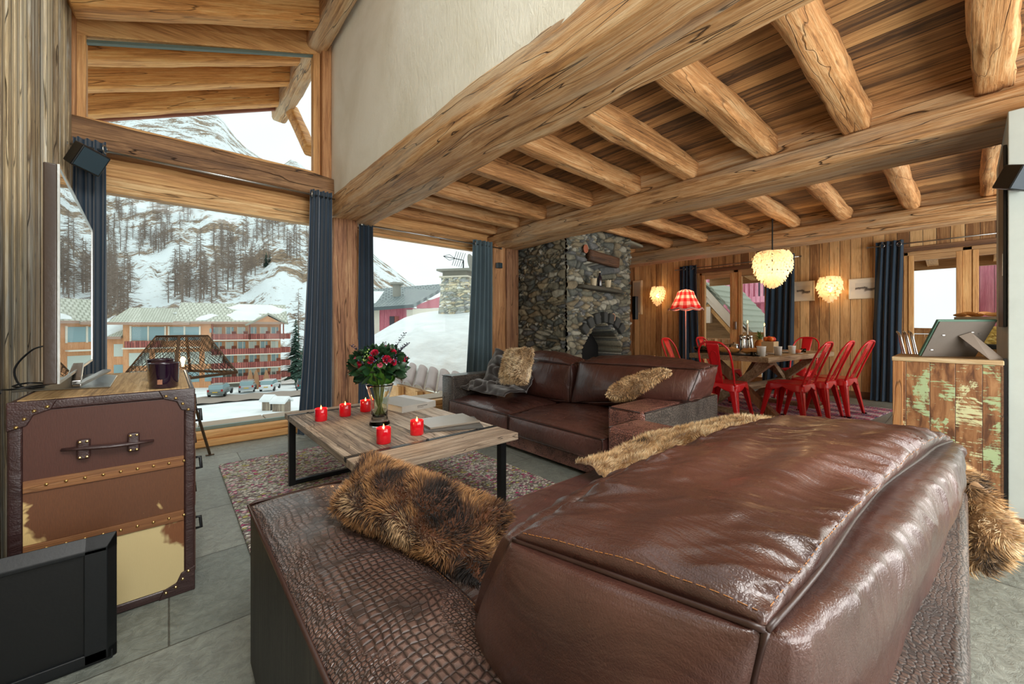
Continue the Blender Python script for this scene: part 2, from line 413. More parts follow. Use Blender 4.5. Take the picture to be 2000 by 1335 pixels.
g=G().hull8([(-1.6,6.26,zr(-1.6)+.04),(1.16,6.26,zr(1.16)+.02),(1.16,6.30,zr(1.16)+.02),(-1.6,6.30,zr(-1.6)+.04),(-1.6,6.26,zr(-1.6)+.3),(1.16,6.26,zr(1.16)+.3),(1.16,6.30,zr(1.16)+.3),(-1.6,6.30,zr(-1.6)+.3)])
obj('fascia_board',g,plain('ReddishFascia',(150,92,70),.7),label='thin reddish fascia board closing the eaves outside the high window',cat='board')
obj('purlin',G().log((1.2,2.6,4.18),(1.2,6.5,4.18),.2,.26,.01,8),M['beam'],smooth=True,label='round-edged purlin along the top of the white plaster wall, running out under the eaves',cat='beam',origin=(1.2,2.6,4.18))
obj('roof_brace',G().log((1.36,5.5,3.35),(1.28,6.1,4.08),.13,.15,.008,9),M['rafter'],smooth=True,label='short diagonal brace under the purlin outside, at the right of the high window',cat='beam')
# ceiling beams
def beam(x0,x1,z0,z1,y0,y1,lab,sd,amp=.012):
    obj('ceiling_beam',G().log(((x0+x1)/2,y0,(z0+z1)/2),((x0+x1)/2,y1,(z0+z1)/2),x1-x0,z1-z0,amp,sd,sq=9),M['beam'],smooth=True,label=lab,cat='beam',group='long ceiling beams',origin=((x0+x1)/2,y0,(z0+z1)/2))
beam(1.31,1.56,2.26,2.51,-1.6,4.68,'thickest ceiling beam, carrying the white plaster wall',11,.014)
beam(1.55,1.73,2.25,2.46,-1.6,4.62,'narrow grey-edged beam laid flush along the right side of the beam under the plaster wall',12)
beam(3.52,3.99,2.26,2.445,-1.6,4.66,'middle ceiling beam, ending on the post beside the stone fireplace',13)
beam(6.47,6.80,2.25,2.47,-1.6,4.98,'farthest ceiling beam, in front of the wood-clad dining wall',14,.008)
struct('trim_1',G().box(3.58,3.92,-1.6,4.6,2.44,2.62),M['beam'])
struct('trim_2',G().box(6.55,6.75,-1.6,5.0,2.46,2.62),M['beam'])
nm=['first','second','third','fourth','fifth','sixth','seventh','eighth','ninth','tenth']
ya=[4.50,4.03,3.51,2.80,2.215,1.63,1.055,.485,-.09]
for i,y in enumerate(ya):
    w=.125 if i<6 else .15
    obj('ceiling_joist',G().log((1.68,y,2.53),(3.6,y,2.53),w,.185,.009+.002*i,30+i,sq=4.2 if i>5 else 6),M['joist'],smooth=True,
        label='%s joist counted from the window, between the plaster-wall beam and the middle beam'%nm[i],cat='joist',group='joists in front of the middle beam',origin=(1.68,y,2.53))
yb=[4.1,3.38,2.8,2.17,1.55,1.0,.41,-.18]
for i,y in enumerate(yb):
    obj('ceiling_joist',G().log((3.9,y,2.545),(6.6,y,2.545),.15,.165,.016,50+i,sq=2.8),M['joist'],smooth=True,
        label='%s joist counted from the fireplace, between the middle beam and the farthest beam'%nm[i],cat='joist',group='joists behind the middle beam',origin=(3.9,y,2.545))
# posts
obj('timber_post',G().log((1.45,4.49,0),(1.45,4.49,2.29),.26,.18,.010,61,sq=8),M['postZ'],smooth=True,label='dark cracked post between the two big windows',cat='post',origin=(1.45,4.49,0))
obj('timber_post',G().log((3.605,4.49,0),(3.605,4.49,2.29),.23,.16,.006,62,sq=8),M['postLight'],smooth=True,label='reddish post behind the right curtain of the narrower window, with the small speaker on it',cat='post',origin=(3.605,4.49,0))
obj('timber_post',G().log((3.86,4.49,0),(3.86,4.49,2.29),.24,.16,.006,63,sq=8),M['postZ'],smooth=True,label='dark post touching the left side of the stone fireplace',cat='post',origin=(3.86,4.49,0))
obj('lintel_beam',G().log((-.72,4.53,2.585),(1.33,4.53,2.585),.2,.235,.016,64,sq=5),M['lintel'],smooth=True,label='dark cracked timber lintel between the big window and the high window above it',cat='beam',origin=(-.72,4.53,2.585))
# window 1 (big), window 2, high window
def wframe(name,x0,x1,z0,z1,y,t=.07,d=.09,mat=None,pane=True):
    g=G(); g.box(x0,x0+t,y,y+d,z0,z1); g.box(x1-t,x1,y,y+d,z0,z1)
    o=struct(name,g,M['frameZ'],bevel=.006)
    g=G(); g.box(x0+t,x1-t,y,y+d,z0,z0+t); g.box(x0+t,x1-t,y,y+d,z1-t,z1)
    obj('rail',g,M['frameX'],o,bevel=.006)
    if pane: obj('glass_pane',G().box(x0+t-.01,x1-t+.01,y+d*.6,y+d*.6+.008,z0+t-.01,z1-t+.01),M['glass'],o)
    return o
w1=wframe('window_1',-.555,1.37,.06,2.28,4.62,.05)
g=G(); g.box(-.555,1.36,4.54,4.66,.0,.07); g.box(-.555,1.36,4.575,4.67,.07,.135); obj('sill',g,M['frameX'],w1,bevel=.012)
g=G(); g.box(-.555,1.36,4.60,4.71,2.2,2.31); g.box(-.555,1.36,4.62,4.72,2.31,2.48); obj('head_board',g,M['beamX'],w1,bevel=.01)
obj('threshold',G().box(-.5,1.32,4.66,4.70,.135,.165),plain('GreenishThreshold',(120,140,132),.5),w1,bevel=.003)
w2=wframe('window_2',1.62,3.60,.06,2.24,4.62,.05)
g=G(); g.box(1.6,3.60,4.54,4.66,.0,.07); g.box(1.6,3.6,4.575,4.67,.07,.135); obj('sill',g,M['frameX'],w2,bevel=.012)
g=G(); g.box(1.6,3.60,4.56,4.68,2.22,2.34); obj('head_board',g,M['beamX'],w2,bevel=.01)
hw=G(); hw.box(-.60,-.495,4.576,4.67,2.70,3.50); hw.box(1.165,1.235,4.576,4.67,2.70,4.14)
w3=struct('window_3',hw,M['frameZ'],bevel=.008)
g=G(); g.box(-.50,1.17,4.57,4.68,2.695,2.765)
g.hull8([(-.62,4.57,3.363),(1.2,4.57,4.03),(1.2,4.68,4.03),(-.62,4.68,3.363),(-.62,4.57,3.52),(1.2,4.57,4.15),(1.2,4.68,4.15),(-.62,4.68,3.52)])
obj('rail',g,M['frameX'],w3,bevel=.008)
g=G(); g.prism([(-.5,2.76),(1.17,2.76),(1.17,4.03),(-.5,3.4)],4.64,4.648,'y'); obj('glass_pane',g,M['glass'],w3)
obj('gasket',G().hull8([(-.5,4.59,3.36),(1.17,4.59,4.005),(1.17,4.63,4.005),(-.5,4.63,3.36),(-.5,4.59,3.385),(1.17,4.59,4.03),(1.17,4.63,4.03),(-.5,4.63,3.385)]),plain('GreyGasket',(96,112,102),.6),w3)
struct('trim_5',G().box(-.66,-.545,4.50,4.572,2.66,3.9),M['postLight'],bevel=.006)
struct('trim_3',G().box(1.235,1.33,4.50,4.66,2.48,4.3),M['postLight'],bevel=.01)
# dining windows (french doors) in the x = 8 wall
def dwin(name,y0,y1,ym,z1=2.17):
    g=G(); d0,d1=XD+.02,XD+.10
    for a,b in ((y0,y0+.05),(ym-.045,ym+.045),(y1-.05,y1)): g.box(d0,d1,a,b,.05,z1)
    for a,b in ((y0+.05,ym-.045),(ym+.045,y1-.05)):
        g.box(d0-.015,d1-.02,a,a+.055,.06,z1-.05); g.box(d0-.015,d1-.02,b-.055,b,.06,z1-.05)
    o=struct(name,g,M['frameZ'],bevel=.006)
    g=G(); g.box(d0,d1,y0,y1,.0,.06); g.box(d0,d1,y0,y1,z1-.05,z1)
    for a,b in ((y0+.05,ym-.045),(ym+.045,y1-.05)):
        g.box(d0-.012,d1-.022,a,b,.06,.2); g.box(d0-.012,d1-.022,a,b,z1-.13,z1-.05)
    obj('rail',g,M['frameY'],o,bevel=.006)
    g=G(); g.box(XD+.05,XD+.056,y0+.09,ym-.08,.18,z1-.12); g.box(XD+.05,XD+.056,ym+.08,y1-.09,.18,z1-.12)
    obj('glass_pane',g,M['glass'],o)
    return o
wd=dwin('window_4',2.24,3.49,2.82)
obj('window_handle',G().box(7.98,8.0,2.80,2.83,1.05,1.2),M['steel'],wd,bevel=.004)
wd2=dwin('window_5',-.62,.585,-.02)
struct('trim_4',(lambda g:(g.box(XD-.025,XD,2.2,3.54,2.17,2.24),g.box(XD-.025,XD,-.66,.62,2.17,2.24),g)[2])(G()),M['base'],bevel=.004)
# ------------------------------------------------------------------ left side: chest, tv, lamp, panel
def hide(name,base,dark,light,lo,hi,seed=0,rough=.55):
    t=NT(name); co=t.coord(); n=t.noise(co,5.2,4,.55,.4); n2=t.noise(t.coord(scale=(30,30,4)),14,3)
    sp=t.n('ShaderNodeSeparateXYZ'); tc=t.n('ShaderNodeTexCoord'); t.l(tc.outputs['Object'],sp.inputs[0])
    zz=t.math('MULTIPLY',sp.outputs[0],-seed)
    f=t.math('SUBTRACT',n,t.math('MULTIPLY',t.math('SUBTRACT',sp.outputs[2],.3),.45))
    f=t.math('ADD',f,zz)
    k=t.ramp(f,[(lo,(0,0,0,1)),(hi,(1,1,1,1))])
    c=t.mix(n2,lin(base),lin(dark)); c=t.mix(t.math('MULTIPLY',t.noise(co,2,2),.8),c,lin(dark)); c=t.mix(k,c,lin(light))
    t.bsdf(c,rough,t.bump(n2,.15,.003),Sheen_Weight=.2); return t.mat
M['hideA']=hide('BrownHide',(90,46,30),(64,33,23),(110,70,50),.93,.99)
M['hideB']=hide('TanHide',(126,78,42),(84,50,30),(206,176,118),.535,.57,seed=.7)
M['hideC']=hide('CreamHide',(150,98,56),(112,66,38),(208,188,138),.435,.48)
M['strapw']=wood('OakStrap',(84,52,28),(124,80,46),(152,106,64),'X',bump=.4,crack=.3,knots=.2)
M['trunklea']=leather('TrunkLeather',(42,24,24),(60,34,32),.35,120)
M['trunktop']=wood('TrunkTop',(130,100,64),(180,146,98),(208,178,132),'Y',bump=.4,crack=.3)
t_=thing('chest_of_drawers','tall trunk-style chest of drawers in brown and cream cowhide with dark leather edges','chest of drawers',(-.165,2.6,0))
X0,X1,Y0,Y1,HT=-.415,.083,2.125,3.10,.843
g=G().box(X0+.008,X1-.008,Y0+.008,Y1-.008,.012,HT-.006); obj('body',g,M['trunklea'],t_,world=True,bevel=.01)
# dark leather edging
g=G(); e=.036
for x0,x1 in ((X0,X0+e),(X1-e,X1)):
    for y0,y1 in ((Y0,Y0+e),(Y1-e,Y1)): g.box(x0,x1,y0,y1,0,HT)
for z0,z1 in ((0,e),(HT-e,HT)):
    for y0,y1 in ((Y0,Y0+.02),(Y1-.02,Y1)): g.box(X0+e,X1-e,y0,y1,z0,z1)
    for x0,x1 in ((X0,X0+.02),(X1-.02,X1)): g.box(x0,x1,Y0+e,Y1-e,z0,z1)
obj('leather_edging',g,M['trunklea'],t_,world=True,bevel=.008)
obj('top_board',G().box(X0+.02,X1-.02,Y0+.02,Y1-.02,HT-.004,HT+.002),M['trunktop'],t_,world=True)
for nm_,z0,z1,m in (('hide_panel',.567,.806,'hideA'),('hide_panel',.345,.526,'hideB'),('hide_panel',.037,.302,'hideC')):
    obj(nm_,G().box(X0+e,X1-e,Y0+.002,Y0+.012,z0,z1),M[m],t_,world=True,label={'hideA':'plain reddish-brown hide panel','hideB':'tan hide panel with cream patch','hideC':'mostly cream hide panel'}[m])
for zc in (.547,.323):
    s=obj('strap',G().box(X0+e,X1-e,Y0-.004,Y0+.012,zc-.021,zc+.021),M['strapw'],t_,world=True,bevel=.002)
    for i in range(9):
        x=X0+.09+i*.0465
        obj('stud',G().lathe([(.0055,0),(.005,.003),(.0025,.005),(0,.0056)],n=10),M['brass'],s).matrix_local=Matrix.Translation(s.matrix_world.inverted()@(Vector((x,Y0-.004,zc))-Vector(t_.location)))@Matrix.Rotation(PI/2,4,'X')
for sx,sz in ((0,1),(1,1),(1,0),(0,0)):
    cx=X0 if sx==0 else X1; cz=HT if sz else 0; dx=1 if sx==0 else -1; dz=-1 if sz else 1
    pts=[(cx,cz),(cx+dx*.115,cz),(cx+dx*.10,cz+dz*.035),(cx+dx*.06,cz+dz*.05),(cx+dx*.045,cz+dz*.085),(cx,cz+dz*.10)]
    if dx*dz>0: pts=pts[::-1]
    c=obj('corner_guard',G().prism(pts,Y0-.004,Y0+.01,'y'),M['trunklea'],t_,world=True,bevel=.004)
    for a,b in ((.092,.024),(.062,.035),(.04,.06),(.022,.086)):
        o=obj('stud',G().lathe([(.006,0),(.005,.003),(.0025,.005),(0,.0056)],n=10),M['brass'],c)
        o.matrix_local=Matrix.Translation(Vector((cx+dx*a,Y0-.004,cz+dz*b))-Vector(t_.location))@Matrix.Rotation(PI/2,4,'X')
# strap handle
hz=.656
g=G(); g.tube([(-.29,Y0-.004,hz+.004),(-.24,Y0-.010,hz+.002),(-.165,Y0-.03,hz-.001),(-.10,Y0-.010,hz-.006),(-.045,Y0-.004,hz-.008)],[.011,.017,.016,.017,.010],10,flat=.45)
h=obj('handle',g,M['trunklea'],t_,world=True,smooth=True)
for x in (-.235,-.103):
    l=obj('handle_loop',G().box(x-.017,x+.017,Y0-.02,Y0+.004,hz-.038,hz+.034),M['trunklea'],h,bevel=.006); l.location=-Vector(t_.location)
    for dx_ in (-.009,.009):
        for dz_ in (-.03,.026):
            g=G().lathe([(.005,0),(.004,.003),(0,.005)],n=8)
            for v in g.v: v[:]=(x+dx_+v.x,Y0-.02-v.z,hz+dz_+v.y)
            o=obj('stud',g,M['brass'],h); o.location=-Vector(t_.location)
# drawers on the side facing the room
for z0,z1 in ((.60,.80),(.33,.57),(.05,.30)):
    d=obj('drawer',G().box(X1-.004,X1+.004,Y0+.06,Y1-.06,z0,z1),M['hideB'],t_,world=True,bevel=.002)
    for yy in (Y0+.2,Y1-.25):
        zc=(z0+z1)/2+(.03 if z0<.5 else 0)
        o=obj('drawer_pull',G().tube([(X1,yy,zc+.02),(X1+.026,yy,zc+.02),(X1+.03,yy,zc-.03),(X1,yy,zc-.03)],.007,8),M['iron'],d,smooth=True); o.location=-Vector(t_.location)
# television on its foot
tv=thing('television','large black flat television standing on the chest, its glossy screen mirroring the window','television',(-.3,2.67,.85))
a=Vector((-.285,2.03,0)); b=Vector((-.335,3.30,0)); nrm=Vector((b.y-a.y,-(b.x-a.x),0)).normalized()   # towards the room
def slab(off0,off1,z0,z1,ia=0,ib=0):
    d=(b-a).normalized(); p=a+d*ia; q=b-d*ib
    pts=[]
    for z in (z0,z1):
        for s,o in ((p,off0),(q,off0),(q,off1),(p,off1)): 
            w=s+nrm*o; pts.append((w.x,w.y,z))
    return G().hull8(pts)
obj('casing',slab(-.034,-.002,.905,1.655),plain('TelevisionCasing',(60,46,36),.25),tv,world=True,bevel=.004)
tv_scr=NT('TelevisionScreen'); tv_scr.bsdf((.004,.005,.006,1),.015,Specular_IOR_Level=.9,Coat_Weight=1,Coat_Roughness=.0,Coat_IOR=1.8)
obj('screen',slab(-.002,.001,.915,1.645,.012,.012),tv_scr.mat,tv,world=True)
g=G(); g.add(slab(-.002,.004,1.645,1.655)); g.add(slab(-.002,.004,.905,.915)); g.add(slab(-.002,.004,.915,1.645,0,1.262)); g.add(slab(-.002,.004,.915,1.645,1.262,0))
obj('bezel',g,M['steel'],tv,world=True)
g=G().prism([(-.46,2.42),(-.185,2.345),(-.20,2.86),(-.30,3.05),(-.44,2.9)],.846,.852); obj('stand_plate',g,M['steel'],tv,world=True,bevel=.002)
g=G().bar((-.285,2.38,.860),(-.215,2.60,.90),.03,.012); g.bar((-.29,2.42,.868),(-.305,2.62,.93),.03,.02); obj('stand_arm',g,M['steel'],tv,world=True,bevel=.004)
cp=[(-.40,2.62,1.02),(-.44,2.60,1.0),(-.47,2.52,.93),(-.44,2.46,.862),(-.38,2.44,.858),(-.41,2.40,.862),(-.46,2.44,.868),(-.43,2.5,.872),(-.37,2.47,.866),(-.39,2.40,.868),(-.45,2.38,.862),(-.49,2.46,.855),(-.475,2.36,.852)]
def smoothpts(p,n=6):
    p=[Vector(q) for q in p]; out=[]
    for i in range(len(p)-1):
        a0=p[max(i-1,0)];a1=p[i];a2=p[i+1];a3=p[min(i+2,len(p)-1)]
        for k in range(n):
            t=k/n; out.append(.5*((2*a1)+(a2-a0)*t+(2*a0-5*a1+4*a2-a3)*t*t+(3*a1-a0-3*a2+a3)*t**3))
    out.append(p[-1]); return out
obj('power_cable',G().tube(smoothpts(cp),.0035,6),M['black'],None,smooth=True,label='coiled black cable lying on the chest behind the television',cat='cable')
# dark candle jars
M['jar']=NT('DarkJarGlass'); M['jar'].bsdf(lin((34,16,34)),.12,Coat_Weight=.6,Coat_Roughness=.05); M['jar']=M['jar'].mat
M['waxdark']=plain('DarkWax',(52,28,36),.4)
def jar(x,y,s,lab,label_sq):
    t=thing('candle_jar',lab,'candle',(x,y,.846),group='dark candle jars on the chest')
    prof=[(0,0),(.044*s,0),(.047*s,.004),(.05*s,.1*s),(.052*s,.102*s),(.049*s,.104*s),(.045*s,.098*s),(.043*s,.06*s)]
    obj('jar',G().lathe(prof,n=32),M['jar'],t,smooth=True)
    obj('wax',G().lathe([(0,.058*s),(.0435*s,.058*s),(.0435*s,.062*s),(0,.062*s)],n=24),M['waxdark'],t,smooth=True)
    obj('wick',G().tube([(0,0,.06*s),(.001,0,.072*s)],.001,5),M['black'],t)
    if label_sq:
        g=G().grid(lambda u,v:((.0478)*math.cos(-2.0+u*.34)*1.004,(.0478)*math.sin(-2.0+u*.34)*1.004,.018+v*.02),5,2); obj('paper_label',g,plain('TanLabel',(160,110,84),.7),t)
jar(-.016,2.21,1.0,'wider dark purple candle jar with a small tan label, nearest on the chest',1)
jar(-.03,2.52,.98,'dark purple candle jar standing behind the labelled one on the chest',0)
# mesh lamp on rusty tripod
M['rust']=plain('RustyIron',(92,72,52),.6,Metallic=.5); M['wire']=plain('BlackenedWire',(48,40,32),.5,Metallic=.6)
LX,LY,zb,zt=.08,3.9,.735,1.03; rr=math.radians(36)
lp=thing('mesh_lamp','tripod lamp with rusty wire-mesh pyramid shade and glowing bulb, behind the chest','lamp',(LX,LY,0))
def cor(s,z): return [Vector((s*(p*math.cos(rr)-q*math.sin(rr)),s*(p*math.sin(rr)+q*math.cos(rr)),z)) for p,q in((1,1),(1,-1),(-1,-1),(-1,1))]
cb,ct=cor(.24,zb),cor(.108,zt)
g=G()
for i in range(4):
    g.bar(cb[i],cb[(i+1)%4],.014,.02); g.bar(ct[i],ct[(i+1)%4],.012,.014); g.bar(cb[i],ct[i],.018,.01,up=(cb[i].x,cb[i].y,.2))
sh=obj('shade_frame',g,M['rust'],lp,bevel=.002)
g=G()
for i in range(4):
    A,B,D_,E_=cb[i],cb[(i+1)%4],ct[(i+1)%4],ct[i]; N=13; K=11
    def pt(u,v): return (A*(1-u)+B*u)*(1-v)+(E_*(1-u)+D_*u)*v
    for d in (1,-1):
        for k in range(-K,N+1):
            seg=[]
            for j in range(K+1):
                u=(k+ j)/N if d==1 else 1-(k+j)/N
                if -1e-6<=u<=1+1e-6: seg.append(pt(min(max(u,0),1),j/K))
            if len(seg)>1: g.tube([seg[0],seg[-1]],.0016,4,cap=False)
obj('wire_mesh',g,M['wire'],sh)
for k in range(3):
    a_=math.radians(270+120*k+22); f=Vector((.40*math.cos(a_),.40*math.sin(a_),0)) if k else Vector((.21,.36,0))
    f=[Vector((.185,.35,0)),Vector((-.33,.05,0)),Vector((.17,-.33,0))][k]
    if k==2: f=Vector((.0,-.36,0))
    l=obj('leg',G().bar((f.x*.1,f.y*.1,.72),(f.x,f.y,.008),.018,.012),M['rust'],lp,bevel=.002)
    obj('foot',G().box(f.x-.03,f.x+.03,f.y-.012,f.y+.012,0,.008),M['rust'],l,bevel=.002)
obj('lamp_base',G().lathe([(0,.70),(.05,.70),(.05,.73),(.02,.74),(.02,.80),(0,.80)],n=20),M['rust'],lp,smooth=True)
M['bulb']=emis('BulbGlow',(255,206,130),14)
obj('bulb',G().lathe([(0,.80),(.008,.80),(.009,.825),(.015,.845),(.016,.857),(.011,.87),(0,.876)],n=16),M['bulb'],lp,smooth=True)
# black framed panel on the floor
pb=thing('black_panel','black framed panel with recessed dark centre standing on the floor against the chest','panel',(-.35,1.87,0))
g=G(); x0,x1=-.565,-.131
for (a0,a1,c0,c1) in ((x0,x1,.0,.045),(x0,x1,.365,.415)): g.hull8([(a0,1.852,c0+(.012 if c0<.1 else 0)),(a1-.022,1.852,c0+(.012 if c0<.1 else 0)),(a1,1.878,c0),(a0,1.878,c0),(a0,1.852,c1-(.036 if c0>.1 else 0)),(a1-.022,1.852,c1-(.036 if c0>.1 else 0)),(a1,1.878,c1),(a0,1.878,c1)])
g.hull8([(x1-.075,1.852,.012),(x1-.022,1.852,.012),(x1,1.878,0),(x1-.075,1.878,0),(x1-.075,1.852,.379),(x1-.022,1.852,.379),(x1,1.878,.415),(x1-.075,1.878,.415)])
g.box(x0,x0+.05,1.852,1.878,0,.40); g.box(x0,x1-.01,1.862,1.88,0,.03)
obj('frame',g,M['blacksat'],pb,world=True,bevel=.003)
obj('recessed_panel',G().box(x0+.03,x1-.05,1.864,1.874,.03,.39),plain('RecessBlack',(4,6,8),.5),pb,world=True)
obj('back_box',G().box(x0,x1-.005,1.878,1.888,.0,.405),M['black'],pb,world=True,bevel=.004)
# small loudspeakers
def speaker(loc,rot,s,lab,arm):
    t=thing('wall_speaker',lab,'speaker',loc,group='small dark loudspeakers'); t.rotation_euler=rot
    obj('cabinet',G().box(-s*.5,s*.5,-s*.42,s*.42,-s*.5,s*.5),M['black'],t,bevel=s*.05)
    obj('grille',G().box(-s*.44,s*.44,-s*.46,-s*.42,-s*.44,s*.44),plain('SpeakerGrille',(26,52,64),.6),t,bevel=s*.02)
    obj('wall_bracket',G().bar((0,s*.4,0),arm,.014,.014),M['iron'],t)
speaker((-.44,4.12,2.30),(.45,.25,.55),.16,'dark blue-black loudspeaker tilted in front of the far left curtain',(-.02,.2,.05))
speaker((3.56,4.37,1.975),(0,0,.1),.075,'tiny black loudspeaker on the reddish post beside the fireplace',(0,.04,0))
# ------------------------------------------------------------------ curtains
def curtain(x0,x1,xb0,xb1,y,zt,zb,n,lab,mat='curtain',axis='x',amp=.03,grom=(0.9,),sd=0):
    t=thing('curtain',lab,'curtain',((x0+x1)/2,y,zb) if axis=='x' else (y,(x0+x1)/2,zb))
    def f(u,v):
        a=x0+(x1-x0)*u; b=xb0+(xb1-xb0)*u; s=v**1.2
        x=a*(1-s)+b*s; k=.9+.5*noise.noise(Vector((u*3,v*1.5,sd)))
        yy=y+amp*k*math.sin(u*n*2*PI+2.2*noise.noise(Vector((u*2.6,v*1.1,sd+4))))+amp*.3*noise.noise(Vector((u*9,v*1.5,sd)))
        z=zt+(zb-zt)*v
        return (x,yy,z) if axis=='x' else (yy,x,z)
    obj('cloth',G().grid(f,n*14,24),M[mat],t,smooth=True,world=True)
    for gx in grom:
        px=x0+(x1-x0)*gx; pts=[]
        for k in range(17):
            a=2*PI*k/16
            p=(px,y-amp*.6+.03*math.cos(a)*.3,zt-.06+.03*math.sin(a)) if axis!='x' else (px+.012*math.cos(a)*.8,y-.03+.022*math.cos(a),zt-.06+.028*math.sin(a))
            if axis!='x': p=(y-.02+.01*math.cos(a),px+.03*math.cos(a)*.8,zt-.06+.03*math.sin(a))
            pts.append(p)
        obj('grommet',G().tube(pts,.005,6),M['steel'],t,smooth=True,world=True)
    return t
curtain(-.54,-.365,-.56,-.36,4.36,2.52,.03,4,'dark blue curtain bunched against the weathered plank wall, left of the big window',grom=(.97,),sd=1)
curtain(1.08,1.30,.965,1.30,4.36,2.50,.02,5,'dark blue curtain at the right of the big window, left of the cracked post',grom=(.06,),sd=2)
curtain(1.585,1.75,1.575,1.77,4.40,2.30,.02,3,'dark blue curtain at the left of the narrower window, right of the cracked post',grom=(),sd=3)
curtain(3.11,3.44,2.97,3.46,4.38,2.29,.02,5,'grey-blue curtain at the right of the narrower window, behind the sofa',mat='curtainL',grom=(.05,),sd=4)
def rod(p,q,lab,r=.009):
    t=thing('curtain_rod',lab,'curtain rod',p); d=(Vector(q)-Vector(p)); e=d.normalized()*.02
    obj('pole',G().tube([(0,0,0),d],r,10),M['steel'],t,smooth=True)
    obj('finial',G().tube([-e,(0,0,0)],r*1.7,10),M['steel'],t); obj('finial',G().tube([d,d+e],r*1.7,10),M['steel'],t)
rod((-.56,4.35,2.455),(1.36,4.35,2.44),'thin steel curtain rod across the big window under the dark lintel')
rod((1.62,4.39,2.235),(3.60,4.39,2.23),'steel curtain rod over the narrower window, mostly hidden under the joists')
rod((7.90,3.92,2.27),(7.90,1.80,2.27),'steel curtain rod over the glazed doors behind the dining table')
rod((7.90,.95,2.285),(7.90,-.75,2.285),'steel curtain rod over the glazed doors at the right edge')
curtain(3.84,3.49,3.86,3.42,7.90,2.33,.02,4,'dark curtain left of the dining window, behind the checked floor lamp',axis='y',grom=(.3,.75),sd=5)
curtain(2.26,1.87,2.36,1.90,7.90,2.33,.02,4,'dark curtain right of the dining window, behind the hanging shell lamp',axis='y',grom=(.2,),sd=6)
curtain(.87,.575,.93,.62,7.90,2.345,.01,4,'dark blue-green curtain left of the glazed doors at the right, behind the painted cabinet',axis='y',grom=(.25,.85),sd=7)
# ------------------------------------------------------------------ rug, coffee table and what stands on it
def rugmat(name,stops,sc,edge=None,squash=(1,1,1)):
    t=NT(name); co=t.coord(scale=squash); v=t.n('ShaderNodeTexVoronoi'); v.inputs['Scale'].default_value=sc; t.l(co,v.inputs['Vector'])
    sp=t.n('ShaderNodeSeparateColor'); t.l(v.outputs['Color'],sp.inputs[0])
    c=t.ramp(sp.outputs[0],stops,'CONSTANT'); e=t.voro(co,sc,'DISTANCE_TO_EDGE'); e=t.math('DIVIDE',e,.25,clamp=True)
    c=t.mix(t.math('POWER',e,.5),lin((74,62,60)),c)
    t.bsdf(c,.95,t.bump(e,1,.012),Sheen_Weight=.2); return t.mat
W=lambda *c:lin(c)
M['rug1']=rugmat('FeltLoopRug',[(0,W(240,232,214)),(.24,W(206,196,178)),(.36,W(206,70,126)),(.43,W(236,184,192)),(.54,W(140,126,112)),(.64,W(214,202,110)),(.71,W(246,240,226)),(.86,W(140,60,96)),(.92,W(176,186,140))],38,squash=(1,1.5,1))
obj('rug',G().box(.295,2.03,1.5,3.86,0,.018),M['rug1'],bevel=.008,label='rug of multicoloured felt loops under the coffee table',cat='rug')
M['tabl']=wood('WeatheredTableTop',(112,98,86),(178,160,140),(220,206,188),'Y',bump=.9,crack=.7,knots=.3,rough=.55,plank=('X',.135),pvar=.5,gap=.002,scale=2)
M['tablx']=wood('WeatheredTableEnds',(108,92,78),(172,150,128),(212,194,172),'X',bump=.9,crack=.7,knots=.3,rough=.55,scale=2)
TX0,TX1,TY0,TY1,TZ=.61,1.497,1.665,3.125,.5
ct_=thing('coffee_table','low coffee table of weathered planks with iron straps and square iron legs','table',((TX0+TX1)/2,(TY0+TY1)/2,.018))
obj('tabletop',G().box(TX0,TX1,TY0+.2,TY1-.12,TZ-.04,TZ),M['tabl'],ct_,world=True,bevel=.004)
obj('end_board',G().box(TX0,TX1,TY0,TY0+.2,TZ-.04,TZ),M['tablx'],ct_,world=True,bevel=.004)
obj('end_board',G().box(TX0,TX1,TY1-.12,TY1,TZ-.04,TZ),M['tablx'],ct_,world=True,bevel=.004)
for yc in (TY0+.2,TY1-.12):
    s=obj('iron_strap',G().box(TX0-.001,TX1+.001,yc-.014,yc+.014,TZ-.02,TZ+.0025),M['iron'],ct_,world=True)
    for x in (TX0+.12,TX0+.42,TX1-.14):
        o=obj('bolt',G().lathe([(.009,0),(.008,.004),(.004,.006),(0,.006)],(x,yc,TZ+.002),10),M['iron'],s); o.location=-Vector(ct_.location)
for x in (TX0+.025,TX1-.025-.0):
    for y in (TY0+.12,TY1-.1):
        obj('leg',G().box(x-.02,x+.02,y-.02,y+.02,.018,TZ-.04),M['iron'],ct_,world=True,bevel=.002)
for y in (TY0+.12,TY1-.1):
    obj('stretcher',G().box(TX0+.045,TX1-.045,y-.015,y+.015,.02,.05),M['iron'],ct_,world=True,bevel=.002)
    obj('stretcher',G().box(TX0+.045,TX1-.045,y-.015,y+.015,TZ-.07,TZ-.04),M['iron'],ct_,world=True,bevel=.002)
rg=NT('RedCandleGlass'); rg.bsdf(lin((214,18,34)),.12,Coat_Weight=.5,Coat_Roughness=.03,Subsurface_Weight=.25,Subsurface_Radius=(.03,.004,.002)); M['redglass']=rg.mat
M['redwax']=plain('RedWax',(226,60,52),.4)
M['flame']=emis('CandleFlame',(255,176,70),16)
nmc=['red glass candle at the front of the coffee table, on the near iron strap','red glass candle right of the vase, beside the thin magazines','red glass candle farthest left on the coffee table','middle candle of the three along the back iron strap','red glass candle just left of the vase at the back of the coffee table']
cps=[(.838,1.975),(1.045,2.01),(.735,2.707),(.897,2.745),(1.055,2.80)]
c0=None
